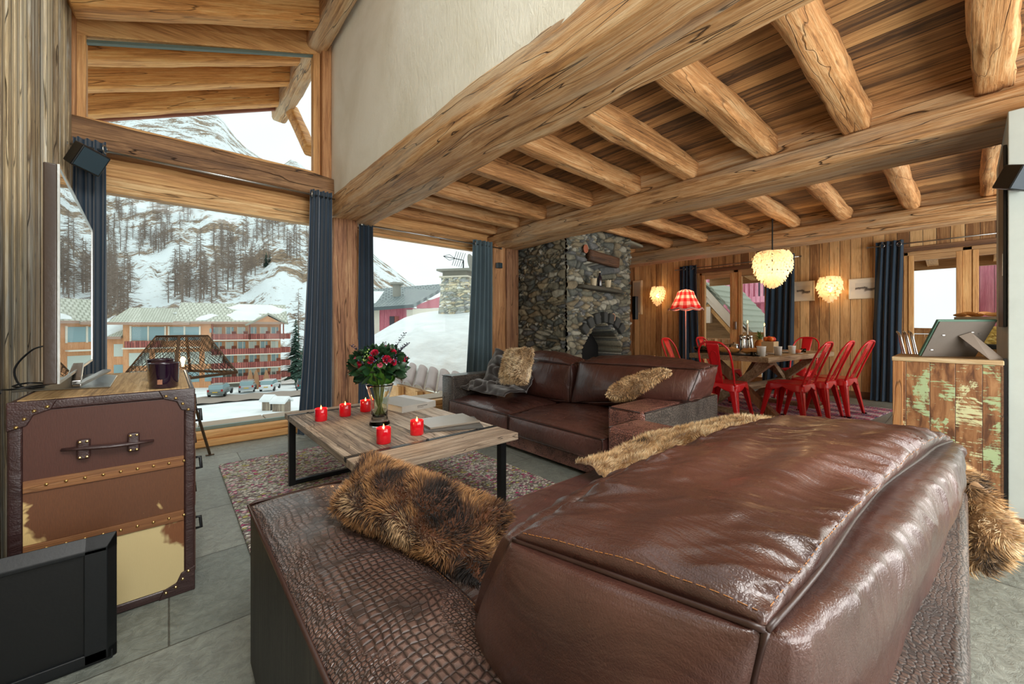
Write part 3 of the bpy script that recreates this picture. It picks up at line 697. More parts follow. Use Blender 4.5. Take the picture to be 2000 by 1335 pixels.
for i,(x,y) in enumerate(cps):
    if c0 is None:
        c0=thing('candle',nmc[0],'candle',(x,y,TZ),group='lit red candles on the coffee table'); s=.037
        obj('candle_glass',G().lathe([(0,0),(s*.93,0),(s,.005),(s,.078),(s*.96,.08),(s*.92,.078),(s*.92,.064)],n=32),M['redglass'],c0,smooth=True)
        obj('wax',G().lathe([(s*.92,.06),(s*.9,.066),(0,.063)],n=24),M['redwax'],c0,smooth=True)
        obj('wick',G().tube([(0,0,.062),(0,0,.072)],.0012,5),M['black'],c0)
        obj('flame',G().lathe([(0,.07),(.0035,.075),(.0045,.081),(.002,.092),(0,.099)],n=10),M['flame'],c0,smooth=True)
    else: dup(c0,(x,y,TZ),label=nmc[i])
for i,(x,y) in enumerate(cps):
    l=bpy.data.lights.new('candle_light','POINT'); l.energy=.25; l.color=(1,.6,.25); l.shadow_soft_size=.006
    o=bpy.data.objects.new('candle_light',l); C.objects.link(o); o.location=(x,y,TZ+.108)
# vase and bouquet
VX,VY=.972,2.35
def vmat():
    t=NT('VaseGlass'); t.bsdf((.95,.98,.97,1),.02,Transmission_Weight=1,IOR=1.3); return t.mat
M['vase']=vmat()
v_=thing('vase','clear flared glass vase on a thick round foot, filled with water and stems','vase',(VX,VY,TZ))
obj('vessel',G().lathe([(0,0),(.058,0),(.062,.008),(.060,.02),(.050,.034),(.047,.05),(.048,.10),(.056,.17),(.080,.245),(.084,.25),(.080,.251),(.074,.240),(.051,.17),(.044,.10),(.043,.055),(0,.048)],n=40),M['vase'],v_,smooth=True)
M['water']=glassmat('VaseWater',(.9,.95,.9),.03)
obj('water',G().lathe([(0,.05),(.0425,.056),(.0435,.10),(.0495,.165),(0,.165)],n=32),M['water'],v_,smooth=True)
bq=thing('bouquet','round bouquet of red roses, green leaves and dark sprigs standing in the glass vase','bouquet',(VX,VY,TZ+.06))
M['stem']=plain('StemGreen',(126,130,66),.5); M['leafD']=plain('DarkLeaf',(34,66,38),.4); M['leafL']=plain('BrightLeaf',(70,124,40),.4); M['rose']=plain('RoseRed',(196,30,64),.5); M['rosep']=plain('RosePink',(226,116,140),.5)
M['sprig']=plain('EucalyptusSprig',(62,60,84),.5); M['bud']=plain('GreenBud',(150,180,96),.5)
random.seed(11); g=G()
for i in range(26):
    a=random.uniform(0,2*PI); r0=random.uniform(.005,.034); r1=random.uniform(.005,.034); a2=a+random.uniform(1.5,3)
    g.tube([(r0*math.cos(a),r0*math.sin(a),0),(r1*.7*math.cos(a2),r1*.7*math.sin(a2),.09),(r1*1.3*math.cos(a2),r1*1.3*math.sin(a2),.19)],.0032,5)
obj('stems',g,M['stem'],bq,smooth=True)
def leaf(L,Wd,curl=.3):
    g=G()
    def f(u,v):
        w=Wd*math.sin(PI*min(1,u*1.02))**.8*(1-.25*u); x=(v-.5)*w
        return (x, u*L*math.cos(curl*u), u*L*math.sin(curl*u)*1.0-abs(v-.5)*w*.35)
    return g.grid(f,9,5)
def place(g,p,d,roll=0):
    d=Vector(d).normalized(); up=Vector((0,0,1)) if abs(d.z)<.95 else Vector((1,0,0))
    x=d.cross(up).normalized(); z=x.cross(d); Mx=Matrix((x,d,z)).transposed().to_4x4()
    return Matrix.Translation(Vector(p))@Mx@Matrix.Rotation(roll,4,'Y')
BC=Vector((0,0,.30)); 
lvD,lvL=G(),G()
for i in range(230):
    a=random.uniform(0,2*PI); el=random.uniform(-.85,1.3); d=Vector((math.cos(a)*math.cos(el),math.sin(a)*math.cos(el),math.sin(el)*.75))
    p=BC+Vector((d.x*.12,d.y*.12,d.z*.095)); 
    lvD.add(leaf(.08,.048,random.uniform(-.6,.5)),place(None,p,d+Vector((random.uniform(-.6,.6),random.uniform(-.6,.6),random.uniform(-.2,.5))),random.uniform(0,6)))
for i in range(16):
    a=2*PI*i/16+random.uniform(-.1,.1); d=Vector((math.cos(a),math.sin(a),.55))
    lvL.add(leaf(.15,.085,.7),place(None,Vector((math.cos(a)*.03,math.sin(a)*.03,.19)),d,random.uniform(-.3,.3)))
obj('leaves',lvD,M['leafD'],bq,smooth=True); obj('collar_leaves',lvL,M['leafL'],bq,smooth=True,label='bright green collar leaves')
def rose(r):
    g=G()
    for k in range(5):
        rr_=r*(.25+.19*k); n=3+k
        for j in range(n):
            a0=2*PI*j/n+k*.7; sp=2*PI/n*.8
            g.grid(lambda u,v:(rr_*math.cos(a0+(u-.5)*sp)*(.5+.6*v),rr_*math.sin(a0+(u-.5)*sp)*(.5+.6*v),r*1.1*(v**.8)*(1.05-.09*k)-r*.3),6,4)
    return g
for i,(a,el,m,s) in enumerate([(-2.3,.35,'rose',.021),(-2.75,.1,'rose',.019),(-1.7,.35,'rose',.024),(-1.45,.2,'rose',.018),(-3.1,.35,'rosep',.016),(-2.2,.75,'rose',.021),(-.9,.3,'rose',.02),(-1.2,.8,'rose',.02),(-1.95,.1,'rosep',.014),(-.3,.3,'rose',.02),(.6,.4,'rose',.021),(1.6,.5,'rose',.02),(2.5,.4,'rose',.02),(.5,1.1,'rosep',.018)]):
    d=Vector((math.cos(a)*math.cos(el),math.sin(a)*math.cos(el),math.sin(el)*.85)); p=BC+Vector((d.x*.155,d.y*.155,d.z*.13+.01)); q=d.to_track_quat('Z','Y').to_matrix().to_4x4()
    o=obj('rose',rose(s),M[m],bq,smooth=True); o.matrix_local=Matrix.Translation(p)@q
sg=G(); bg_=G()
for i in range(60):
    a=random.uniform(0,2*PI); el=random.uniform(.0,1.35); d=Vector((math.cos(a)*math.cos(el),math.sin(a)*math.cos(el),math.sin(el)*.85)); p=BC+Vector((d.x*.15,d.y*.15,d.z*.125))
    for k in range(6): (sg if i%3 else bg_).lathe([(0,-.006),(.005,-.002),(.005,.003),(0,.007)],tuple(p+Vector([random.gauss(0,.012) for _ in range(3)])),6)
for j,(a,L) in enumerate([(-.6,.14),(-.5,.1),(-.75,.09),(-3.3,.09),(1,.1)]):
    d=Vector((math.cos(a)*.8,math.sin(a)*.8,.75 if j else 1.2)).normalized(); b0=BC+Vector((d.x*.13,d.y*.13,d.z*.1)); e_=b0+d*L
    sg.tube([b0,e_],.0015,4)
    for k in range(9):
        p=b0.lerp(e_,k/8); 
        for s in (-1,1): sg.add(leaf(.022,.014,.1),place(None,p,Vector((math.sin(k*1.3)*s,math.cos(k*1.3)*s,.3))))
obj('dark_sprigs',sg,M['sprig'],bq,smooth=True); obj('green_buds',bg_,M['bud'],bq,smooth=True,kind='stuff')
# books
def book(x,y,z,w,d,h,rz,lab,cover,thick=False):
    t=thing('book' if thick else 'magazine',lab,'book' if thick else 'magazine',(x,y,z),rz)
    ch=.003
    g=G().box(-w/2,w/2,-d/2,d/2,h-ch,h); g.box(-w/2,w/2,-d/2,d/2,0,ch); g.box(-w/2,w/2,-d/2,-d/2+ch,ch,h-ch)
    obj('cover',g,cover,t,bevel=.001)
    obj('pages',G().box(-w/2+.004,w/2-.004,-d/2+ch,d/2-.004,ch,h-ch),plain('PaperPages',(226,222,208),.8),t)
    return t
bk=book(1.335,2.79,TZ,.30,.40,.045,.17,'thick grey-covered book lying on the coffee table behind the vase',plain('GreyCover',(168,164,156),.5),True)
g=G(); g.box(-.02,.07,-.2008,-.2002,.026,.030); g.box(-.02,.035,-.2008,-.2002,.016,.019); obj('spine_title',g,plain('SpineInk',(70,66,62),.6),bk)
obj('cover_band',G().box(.075,.15,-.2,.2,.045,.0455),plain('WhiteBand',(222,222,220),.5),bk)
book(1.30,2.06,TZ+.0025,.34,.27,.012,-.42,'dark-edged large magazine at the bottom of the pair on the coffee table',plain('DarkCover',(92,88,82),.4))
book(1.30,2.10,TZ+.0155,.32,.25,.010,-.15,'grey-brown glossy magazine on top of the pair on the coffee table',plain('BrownGreyCover',(150,138,122),.25))
obj('pencil',G().tube([(1.40,1.87,TZ+.006),(1.44,2.0,TZ+.006)],.0035,6),M['black'],None,label='thin dark pen beside the magazines on the coffee table',cat='pen')
# ------------------------------------------------------------------ sofas, cushions, fur
def lerp(a,b,t): return a+(b-a)*t
def hullmap(c):
    """c: 8 corners, bottom (-x-y,+x-y,+x+y,-x+y) then top"""
    c=[Vector(p) for p in c]
    def f(u,v,w):
        a,b,g=(u+1)/2,(v+1)/2,(w+1)/2
        lo=c[0].lerp(c[1],a).lerp(c[3].lerp(c[2],a),b); hi=c[4].lerp(c[5],a).lerp(c[7].lerp(c[6],a),b)
        return lo.lerp(hi,g)
    return f
def cushion(c,bulge=(.05,.05,.04),wr=.008,freq=9,seed=0,n=(60,26,22),bow=0,ex=(.6,.6,.6)):
    """box cushion: each face swells, creases run in from the seams"""
    H=hullmap(c); ax=[(H(1,0,0)-H(-1,0,0)).normalized(),(H(0,1,0)-H(0,-1,0)).normalized(),(H(0,0,1)-H(0,0,-1)).normalized()]
    def P(u,v,w):
        p=H(u,v,w); q=[u,v,w]
        fx=(1-v*v)**ex[0]*(1-w*w)**ex[0] if abs(v)<1 and abs(w)<1 else 0
        fy=(1-u*u)**ex[1]*(1-w*w)**ex[1] if abs(u)<1 and abs(w)<1 else 0
        fz=(1-u*u)**ex[2]*(1-v*v)**ex[2] if abs(u)<1 and abs(v)<1 else 0
        p=p+ax[0]*(u*bulge[0]*fx)+ax[1]*(v*bulge[1]*fy)+ax[2]*(w*bulge[2]*fz)
        # creases: sharp folds running in from the long seams, long into the face
        e=abs(v)**3 if abs(w)>=.999 else abs(w)**3
        n1=noise.noise(Vector((u*freq+.6*(v if abs(w)>=.999 else w),v*.9+w*.9,seed))); n2_=noise.noise(Vector((u*freq*2.1+v*1.5,v*1.6+w*1.6,seed+9)))
        k=(1-min(1,abs(n1)*2.6))**2-.35+.5*((1-min(1,abs(n2_)*2.6))**2-.35)
        k2=noise.noise(Vector((u*2.1,v*2.3+seed,w*2.3)))
        dd=wr*(k*(.25+1.0*e)*(1-(min(1,(abs(v) if abs(w)>=.999 else abs(w)))**30))+k2*1.1)*(1-.8*max(abs(u),0)**14)
        p.z+=bow*(1-u*u)*(w+1)/2
        nx=ax[1]*(v if abs(v)>=.999 else 0)+ax[2]*(w if abs(w)>=.999 else 0)+ax[0]*(u if abs(u)>=.999 else 0)
        return p+nx*dd*(.8 if abs(w)>=.999 else .4)
    g=G()
    nu,nv,nw=n
    S=lambda t:t*2-1
    g.grid(lambda a,b:P(S(a),S(b),1),nu,nv); g.grid(lambda a,b:P(S(b),S(a),-1),nv,nu)
    g.grid(lambda a,b:P(S(a),-1,S(1-b)),nu,nw); g.grid(lambda a,b:P(S(a),1,S(b)),nu,nw)
    g.grid(lambda a,b:P(-1,S(a),S(b)),nv,nw); g.grid(lambda a,b:P(1,S(a),S(1-b)),nv,nw)
    return g,P
def piping(P,edges,r=.005):
    g=G()
    for (fn,n) in edges: g.tube([fn(t/n) for t in range(n+1)],r,6)
    return g
def weld(o):
    m=o.modifiers.new('Weld','WELD'); m.merge_threshold=.0008; return o
M['lea']=leather('BrownLeather',(56,33,28),(88,54,45),.22,260,.3,(12,2.2,5))
M['leaD']=leather('DarkBrownLeather',(70,42,38),(100,62,54),.24,200,.3,(3,12,5))
M['leaS']=leather('SofaSeatLeather',(74,46,41),(106,70,63),.22,170,.3,(3,12,6))
M['crocA']=croc('CrocodileLeatherArm',(76,56,50),(108,82,74),(138,112,102),120,.22,bumpd=.005,big=(.0,.07),squish=(1,1,1))
M['crocF']=croc('CrocodileLeatherBase',(136,84,72),(178,120,106),(204,150,134),85,.32,bumpd=.004)
M['crocSheen']=croc('CrocodileLeatherSheen',(78,70,64),(112,102,94),(142,132,122),85,.3,bumpd=.004,squish=(1,1,.6))  # grey sheen of the sofa sides painted into the leather colour
M['hideDark']=wood('DarkBrushedHide',(14,14,13),(30,28,26),(60,58,54),'Z',bump=.9,crack=0,knots=0,rough=.5,scale=2)
M['pipe']=plain('LeatherPiping',(54,32,26),.35)
M['stitch']=plain('TanStitching',(170,112,58),.6)
def stitches(pts,L=.006,gap=.005,r=.0009,off=(0,0,0)):
    g=G(); pts=[Vector(p)+Vector(off) for p in pts]; acc=0
    for i in range(len(pts)-1):
        a,b=pts[i],pts[i+1]; d=(b-a).length; t=0
        while t<d:
            p=a.lerp(b,t/d); q=a.lerp(b,min(1,(t+L)/d)); g.tube([p,q],r,4); t+=L+gap
    return g
# ---- fur
def fur(tri,n,L,cols,seed=0,comb=(0,0,-.4),wid=.0012,spread=.45,colfn=None,curl=.3):
    """n tapered hairs rooted on the triangles (p0,p1,p2,normal); returns geometry with vertex colours"""
    random.seed(seed); g=G(); g.c=[]
    areas=[]; s=0
    for t in tri:
        s+=((t[1]-t[0]).cross(t[2]-t[0])).length; areas.append(s)
    import bisect
    cb=Vector(comb)
    for _ in range(n):
        t=tri[bisect.bisect(areas,random.random()*s)%len(tri)]
        a,b=random.random(),random.random()
        if a+b>1: a,b=1-a,1-b
        p=t[0]+(t[1]-t[0])*a+(t[2]-t[0])*b; nn=t[3]
        clump=Vector((noise.noise(p*22),noise.noise(p*22+Vector((9,0,0))),noise.noise(p*22+Vector((0,9,0)))))
        d=(nn+cb*.8+clump*spread*1.6+Vector((random.gauss(0,.2),random.gauss(0,.2),random.gauss(0,.2)))*spread).normalized()
        if d.dot(nn)<.12: d=(d+nn*.4).normalized()
        l=L*random.uniform(.6,1.15); d2=(d+cb*.9+clump*.6).normalized()
        m=p+d*l*.5; e=m+d2*l*.5
        sd=d.cross(Vector((random.gauss(0,1),random.gauss(0,1),random.gauss(0,1)))).normalized()*wid
        k=len(g.v); g.v+=[p-sd,p+sd,m+sd*.75,m-sd*.75,e]; g._f((k,k+1,k+2,k+3),(k+3,k+2,k+4))
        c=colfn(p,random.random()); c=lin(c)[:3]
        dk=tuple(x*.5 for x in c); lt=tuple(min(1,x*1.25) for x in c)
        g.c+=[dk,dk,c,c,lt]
    return g
def tris(g,face_ok=None):
    out=[]
    for f in g.f:
        v=[g.v[i] for i in f]; nn=(v[2]-v[0]).cross(v[-1]-v[1]) if len(v)==4 else (v[1]-v[0]).cross(v[2]-v[0])
        if nn.length<1e-9: continue
        nn=nn.normalized()
        out.append((v[0],v[1],v[2],nn))
        if len(v)==4: out.append((v[0],v[2],v[3],nn))
    return out
def furmat(name,rough=.6):
    t=NT(name); a=t.n('ShaderNodeVertexColor',layer_name='Col'); t.bsdf(a.outputs[0],rough,Sheen_Weight=.2,Specular_IOR_Level=.3); return t.mat
M['fur']=furmat('FurHairs')
def pick(cols,p,s,r,seed=0):
    k=noise.noise(p*s+Vector((seed,0,0)))*.9+.5+(r-.5)*.28
    k=max(0,min(.999,k)); return cols[int(k*len(cols))]
def pillow_geo(O,U,V,t,n=30,seed=0,corner=.35,both=True):
    """soft square pillow: centre O, half-vectors U and V, half-thickness t"""
    O,U,V=Vector(O),Vector(U),Vector(V); Nn=U.cross(V).normalized(); g=G()
    def f(a,b,sg):
        u,v=a*2-1,b*2-1
        k=max(0,(1-abs(u)**2.4)*(1-abs(v)**2.4))**.5
        sq=1-.10*(1-abs(u))*abs(v)**3*1.0; sq2=1-.10*(1-abs(v))*abs(u)**3
        w=noise.noise(Vector((u*1.8+seed,v*1.8,sg)))*.18
        return O+U*(u*sq2)+V*(v*sq)+Nn*(sg*t*k*(1+w))
    g.grid(lambda a,b:f(a,b,1),n,n); g.grid(lambda a,b:f(1-a,b,-1),n,n); return g
# ================= foreground sofa
s1=thing('sofa','large foreground sofa in brown leather with crocodile-embossed arm, its back to the camera','sofa',(1.1,.7,0))
def soft(g,mat,par,nm_,lab=None,bev=.02,seg=3): return obj(nm_,g,mat,par,world=True,bevel=bev,seg=seg,label=lab)
ax0,ax1=.19,.478
g=G().grid(lambda u,v:(0,0,0),2,2); g=G()
# left arm with a gently domed top
def armtop(x0,x1,y0,y1,z,dome,n=26,m=60):
    def f(a,b):
        x=lerp(x0,x1,a); y=lerp(y0,y1,b); e=1-abs(a*2-1)**5; e2=1-abs(b*2-1)**24
        return (x,y,z-.018+.018*e*e2+dome*math.sin(PI*a)*e2+.004*noise.noise(Vector((x*6,y*5,2))))
    return G().grid(f,n,m)
arm=obj('arm',G().box(ax0+.004,ax1,.0,1.49,.03,.53),[M['hideDark']],s1,world=True,bevel=.012)
o=obj('arm_top',armtop(ax0,ax1,-.01,1.50,.548,.012),M['crocA'],arm,smooth=True,label='crocodile-embossed arm top',origin=((ax0+ax1)/2,.7,.548))
o.location=Vector(((ax0+ax1)/2,.7,.548))-Vector(s1.location)
m=o.modifiers.new('S','SOLIDIFY'); m.thickness=.02; m.offset=-1
g=G().tube([(ax0+.001,-.01,.532),(ax0+.001,1.495,.532),(ax0+.02,1.502,.535),(ax1,1.502,.535)],.005,8); o=obj('arm_piping',g,M['pipe'],arm,smooth=True); o.location=-Vector(s1.location)
g=stitches([(ax1-.012,.0,.5385),(ax1-.012,1.45,.5385)],r=.0008); o=obj('stitching',g,M['stitch'],arm); o.location=-Vector(s1.location)
ra=soft(G().box(1.88,2.19,.0,1.34,.03,.535),M['crocF'],s1,'arm','right arm embossed in crocodile pattern',.03,4)
g=G().tube([(1.90,1.338,.525),(2.17,1.338,.525)],.005,8); g.tube([(2.188,1.32,.52),(2.188,.02,.52)],.005,8); o=obj('arm_piping',g,M['pipe'],ra,smooth=True); o.location=-Vector(s1.location)
soft(G().box(ax1,1.88,.05,1.19,.03,.28),M['crocF'],s1,'base',bev=.015)
bk_=soft(G().box(ax1,1.88,-.006,.19,.03,.592),croc('CrocodileLeatherBack',(70,50,42),(96,72,60),(120,94,80),120,.4,bumpd=.003),s1,'back',bev=.018)
for x in (.26,1.0,2.1):
    for y in (.08,1.2): obj('foot',G().box(x-.03,x+.03,y-.03,y+.03,0,.032),M['black'],s1,world=True)
g,P=cushion([(ax1+.005,.20,.28),(1.875,.20,.28),(1.875,1.22,.28),(ax1+.005,1.22,.28),(ax1+.005,.20,.43),(1.875,.20,.43),(1.875,1.20,.40),(ax1+.005,1.20,.40)],(.0,.03,.03),.008,9,3,(70,50,10))
weld(obj('seat_cushion',g,M['leaS'],s1,smooth=True,world=True))
# big back cushion
BCc=[(.475,.20,.43),(1.90,.13,.43),(1.88,.60,.43),(.475,.68,.43),(.438,.128,.805),(1.88,.030,.735),(1.76,.44,.74),(.40,.46,.772)]
g,P=cushion(BCc,(.075,.085,.065),.022,8,21,(260,90,60),bow=.034,ex=(.45,.25,.28))
bc=weld(obj('back_cushion',g,M['lea'],s1,smooth=True,world=True,label='swollen wrinkled leather back cushion'))
S_=lambda t:t*2-1
edges=[(lambda t:P(S_(t),-1,1),60),(lambda t:P(-1,S_(t),1),24),(lambda t:P(-1,-1,S_(t)),20),(lambda t:P(1,-1,S_(t)),20),(lambda t:P(1,S_(t),1),20),(lambda t:P(-1,1,S_(t)),20),(lambda t:P(S_(t),1,1),50)]
def off(fn,o): return lambda t:fn(t)+Vector(o)
o=obj('cushion_piping',piping(P,edges,.0042),M['pipe'],bc,smooth=True); o.location=-Vector(s1.location)
st=G(); st.add(stitches([P(S_(t/60),-.955,1)+Vector((0,0,.001)) for t in range(61)],.0045,.004,.0006)); st.add(stitches([P(-.988,S_(t/24),1)+Vector((0,0,.001)) for t in range(25)],.0045,.004,.0006))
o=obj('stitching',st,M['stitch'],bc); o.location=-Vector(s1.location)
# fur pillow on the arm of the foreground sofa
A=at(652,915,1.19); B=at(1000,985,.97); Cc=at(860,1120,.83)
mid=(A+B)/2; U=(B-A)/2; dn=(Cc-mid); dn=dn-U.normalized()*dn.dot(U.normalized()); V=dn.normalized()*.17
U=(at(985,1065,.93)-at(685,935,1.16))/2*.96; V=(at(775,1075,.95)-at(850,935,1.07))/2*.9; O=(at(985,1075,.93)+at(668,925,1.17))/2*.5+(at(775,1085,.95)+at(860,925,1.08))/2*.5
Nn=U.cross(V).normalized()
if Nn.z<0: V=V
pg=pillow_geo(O,U*1.0,V,.075,34,5)
FC=[(34,24,20),(60,40,28),(98,64,40),(150,106,66),(176,130,86),(120,80,50),(196,156,112)]
def c1(p,r): return pick([(26,20,18),(46,34,28),(92,62,42),(150,106,66),(186,142,94),(160,114,70),(70,48,34),(204,170,128)],p,9,r)
fp=thing('fur_pillow','brown fur pillow with dark patches leaning on the crocodile-embossed arm of the foreground sofa','pillow',tuple(O))
obj('pillow_body',pg,cloth('PillowBrown',(120,70,38),(92,54,32),.5,80),fp,smooth=True,world=True)
tr=tris(pg); half=len(tr)//2
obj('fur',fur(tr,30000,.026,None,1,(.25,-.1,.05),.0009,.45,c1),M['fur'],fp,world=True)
# fur throw
TP=smoothpts([(1.40,1.08,.465),(1.63,1.00,.49),(1.86,.93,.55),(2.00,.72,.63),(2.04,.45,.665),(2.0,.24,.665),(1.97,.12,.645),(1.94,.04,.615),(1.92,.01,.58)],8)
def throwf(u,v):
    k=u*(len(TP)-1); i=min(int(k),len(TP)-2); p=TP[i].lerp(TP[i+1],k-i); d=(TP[i+1]-TP[i]).normalized()
    sd=Vector((d.y,-d.x,0)); 
    sd=sd.normalized() if sd.length>.01 else Vector((1,0,0))
    w=(v-.5)*(.27+.04*math.sin(u*9))*(1-.35*max(0,u-.6)/.4); b=.022*noise.noise(Vector((u*9,v*5,1)))+.012*noise.noise(Vector((u*20,v*9,5)))
    nn=Vector((0,0,1))
    dr=-(abs(v-.5)*2)**2*.03
    return p+sd*w+nn*(b+.02)+Vector((0,0,dr))
g=G().grid(lambda u,v:throwf(u,1-v),70,16)
th=thing('fur_throw','tawny fur throw draped over the right arm and back corner of the foreground sofa','throw',(1.9,.6,.5))
tb=obj('throw_body',g,cloth('ThrowTan',(176,140,98),(120,88,56),.5,80),th,smooth=True,world=True); m=tb.modifiers.new('S','SOLIDIFY'); m.thickness=.004; m.offset=0
def c2(p,r): return pick([(70,56,42),(130,102,70),(204,164,112),(230,196,148),(244,220,180),(186,148,104),(226,194,148)],Vector((p.x,p.y,p.z*.6)),9,r,4)
gt=tris(g); gt=[(a,b,c,n if (n.z>0 or n.y<0 and a.y<.05) else -n) for a,b,c,n in gt]
gt=[(a,b,c,(Vector((n.x,-abs(n.y),n.z)) if a.y<0 else n)) for a,b,c,n in gt]
def flap(u,v):
    z=.60-.262*u; yo=-.107*math.sin(PI*min(.93,.06+u*.80))**.8; s=v*2*PI
    return (1.93+.035*math.cos(s)*math.sin(PI*min(1,.1+u*.85))**.5-.02*u, .005+yo*(.5-.5*math.sin(s))+.012*noise.noise(Vector((u*6,v*5,3))), z+.012*math.sin(s*2))
gf=G().grid(flap,26,26,cv=True)
obj('hanging_fold',gf,cloth('ThrowTanFold',(176,140,98),(120,88,56),.5,80),th,smooth=True,world=True)
cen=Vector((1.93,-.045,.45))
for a,b,c,n in tris(gf):
    o_=(a+b+c)/3-Vector((1.92,-.04,a.z)); gt.append((a,b,c,n if n.dot(o_)>0 else -n))
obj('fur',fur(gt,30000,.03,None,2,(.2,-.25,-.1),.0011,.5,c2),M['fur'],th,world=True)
# ================= far sofa
s2=thing('sofa','brown leather sofa with crocodile-embossed arms facing the coffee table, before the fireplace','sofa',(2.85,2.6,0))
soft(G().box(2.29,3.42,1.35,1.63,.03,.553),M['crocF'],s2,'arm',bev=.03,seg=4)
r_=soft(G().box(2.31,3.43,1.345,1.36,.05,.54),M['crocSheen'],s2,'arm_side_panel','crocodile side panel with grey sheen painted in',bev=.006)
soft(G().box(2.29,3.42,3.60,3.83,.03,.572),M['crocSheen'],s2,'arm',bev=.03,seg=4)
g=G().tube([(2.287,1.375,.548),(2.287,1.61,.548),],.0045,8); g.tube([(2.31,1.352,.545),(3.4,1.352,.545)],.0045,8); g.tube([(2.287,3.62,.565),(2.287,3.81,.565)],.0045,8)
obj('arm_piping',g,M['pipe'],s2,smooth=True,world=True)
soft(G().box(2.31,3.30,1.63,3.60,.03,.165),M['crocF'],s2,'base',bev=.012)
soft(G().box(3.16,3.42,1.63,3.60,.05,.66),M['leaD'],s2,'back',bev=.04,seg=4)
for x in (2.38,3.34):
    for y in (1.45,3.74): obj('foot',G().box(x-.03,x+.03,y-.03,y+.03,0,.032),M['black'],s2,world=True)
for (y0,y1,sd) in ((1.635,2.62,1),(2.64,3.595,2)):
    g,P=cushion([(2.24,y0,.17),(3.15,y0,.17),(3.15,y1,.17),(2.24,y1,.17),(2.245,y0,.325),(3.15,y0,.345),(3.15,y1,.345),(2.245,y1,.325)],(.02,.0,.07),.012,9,sd*7,(60,70,14))
    # creases run back from the front seam
    sc_=weld(obj('seat_cushion',g,M['leaS'],s2,smooth=True,world=True))
    pp=piping(P,[(lambda t,P=P:P(-1,S_(t),1),30),(lambda t,P=P:P(S_(t),-1,1),24),(lambda t,P=P:P(-1,-1,S_(t)),8),(lambda t,P=P:P(-1,1,S_(t)),8)],.0045)
    o=obj('cushion_piping',pp,M['pipe'],sc_,smooth=True); o.location=-Vector(s2.location)
def bcush(y0,y1,sd,lean=0):
    c=[(2.86,y0+.02,.39),(3.17,y0+.02,.41),(3.17,y1,.41),(2.84,y1,.39),(2.86,y0-.0,.74),(3.12,y0,.77),(3.14,y1-.04,.79),(2.90,y1-.04,.76)]
    g,P=cushion(c,(.10,.04,.08),.016,5,sd,(50,70,40))
    o=weld(obj('back_cushion',g,M['leaD'],s2,smooth=True,world=True))
    pp=piping(P,[(lambda t:P(-1,S_(t),1),30),(lambda t:P(S_(t),-1,1),10),(lambda t:P(-1,-1,S_(t)),16),(lambda t:P(-1,1,S_(t)),16),(lambda t:P(1,S_(t),1),24)],.0045)
    q=obj('cushion_piping',pp,M['pipe'],o,smooth=True); q.location=-Vector(s2.location)
    return o
o=bcush(2.44,3.28,31); 
# near cushion slumps over the arm
g,P=cushion([(2.80,1.66,.40),(3.15,1.64,.42),(3.17,2.42,.42),(2.84,2.42,.40),(2.84,1.27,.63),(3.10,1.24,.645),(3.14,2.32,.80),(2.88,2.34,.78)],(.10,.05,.10),.02,3.2,40,(30,60,30))
H2=[(2.80,1.66,.40),(3.15,1.64,.42),(3.17,2.42,.42),(2.84,2.42,.40),(2.86,1.24,.82),(3.10,1.22,.83),(3.14,2.34,.80),(2.88,2.36,.77)]
g,P=cushion([(2.80,1.30,.575),(3.13,1.28,.575),(3.17,2.40,.40),(2.82,2.40,.40),(2.88,1.25,.79),(3.12,1.22,.81),(3.14,2.33,.80),(2.88,2.35,.77)],(.10,.03,.065),.016,5,40,(50,76,40))
o=weld(obj('back_cushion',g,M['leaD'],s2,smooth=True,world=True,label='back cushion slumping over the near arm'))
pp=piping(P,[(lambda t:P(-1,S_(t),1),30),(lambda t:P(S_(t),-1,1),10),(lambda t:P(-1,-1,S_(t)),16),(lambda t:P(-1,1,S_(t)),16),(lambda t:P(1,S_(t),1),24),(lambda t:P(S_(t),1,1),10)],.0045)
q=obj('cushion_piping',pp,M['pipe'],o,smooth=True); q.location=-Vector(s2.location)
# dark throw
def dth(u,v):
    y=lerp(3.60,2.86,v); s=u*1.05
    if s<.45: x=lerp(2.42,2.72,s/.45); z=.43+.04*math.sin(PI*s/.45)
    else: x=lerp(2.72,2.92,(s-.45)/.6); z=lerp(.46,.84-.10*v,(s-.45)/.6)
    r=abs(noise.noise(Vector((u*4.0+v*2.5,v*3.2-u*1.2,3))))*2; r=1-r
    b=.10*r+.035*noise.noise(Vector((u*9,v*9,7)))
    e=min(1,4*min(u,1-u))*min(1,5*min(v,1-v)) if True else 1
    return (x-b*.8*(.4+.6*e),y+.02*noise.noise(Vector((u*6,v*3,9))),z+b*.7*(.3+.7*e)-.01)
g=G().grid(dth,54,54)
dt=obj('knitted_throw',g,cloth('CharcoalThrow',(62,54,52),(38,34,34),.6,90),smooth=True,label='dark charcoal throw heaped in the far corner of the sofa by the window',cat='throw'); m=dt.modifiers.new('S','SOLIDIFY'); m.thickness=.02
def soft_pillow(name,O,U,V,t,lab,cols,n,L,sd,nsc=9,body=(176,146,108)):
    pg=pillow_geo(O,U,V,t,24,sd)
    f_=thing(name,lab,'pillow',tuple(O),group=None)
    obj('pillow_body',pg,cloth('PillowBody'+str(sd),body,tuple(int(x*.8) for x in body),.5,80),f_,smooth=True,world=True)
    obj('fur',fur(tris(pg),n,L,None,sd,(0,0,-.3),.0022,.6,lambda p,r:pick(cols,p,nsc,r,sd)),M['fur'],f_,world=True)
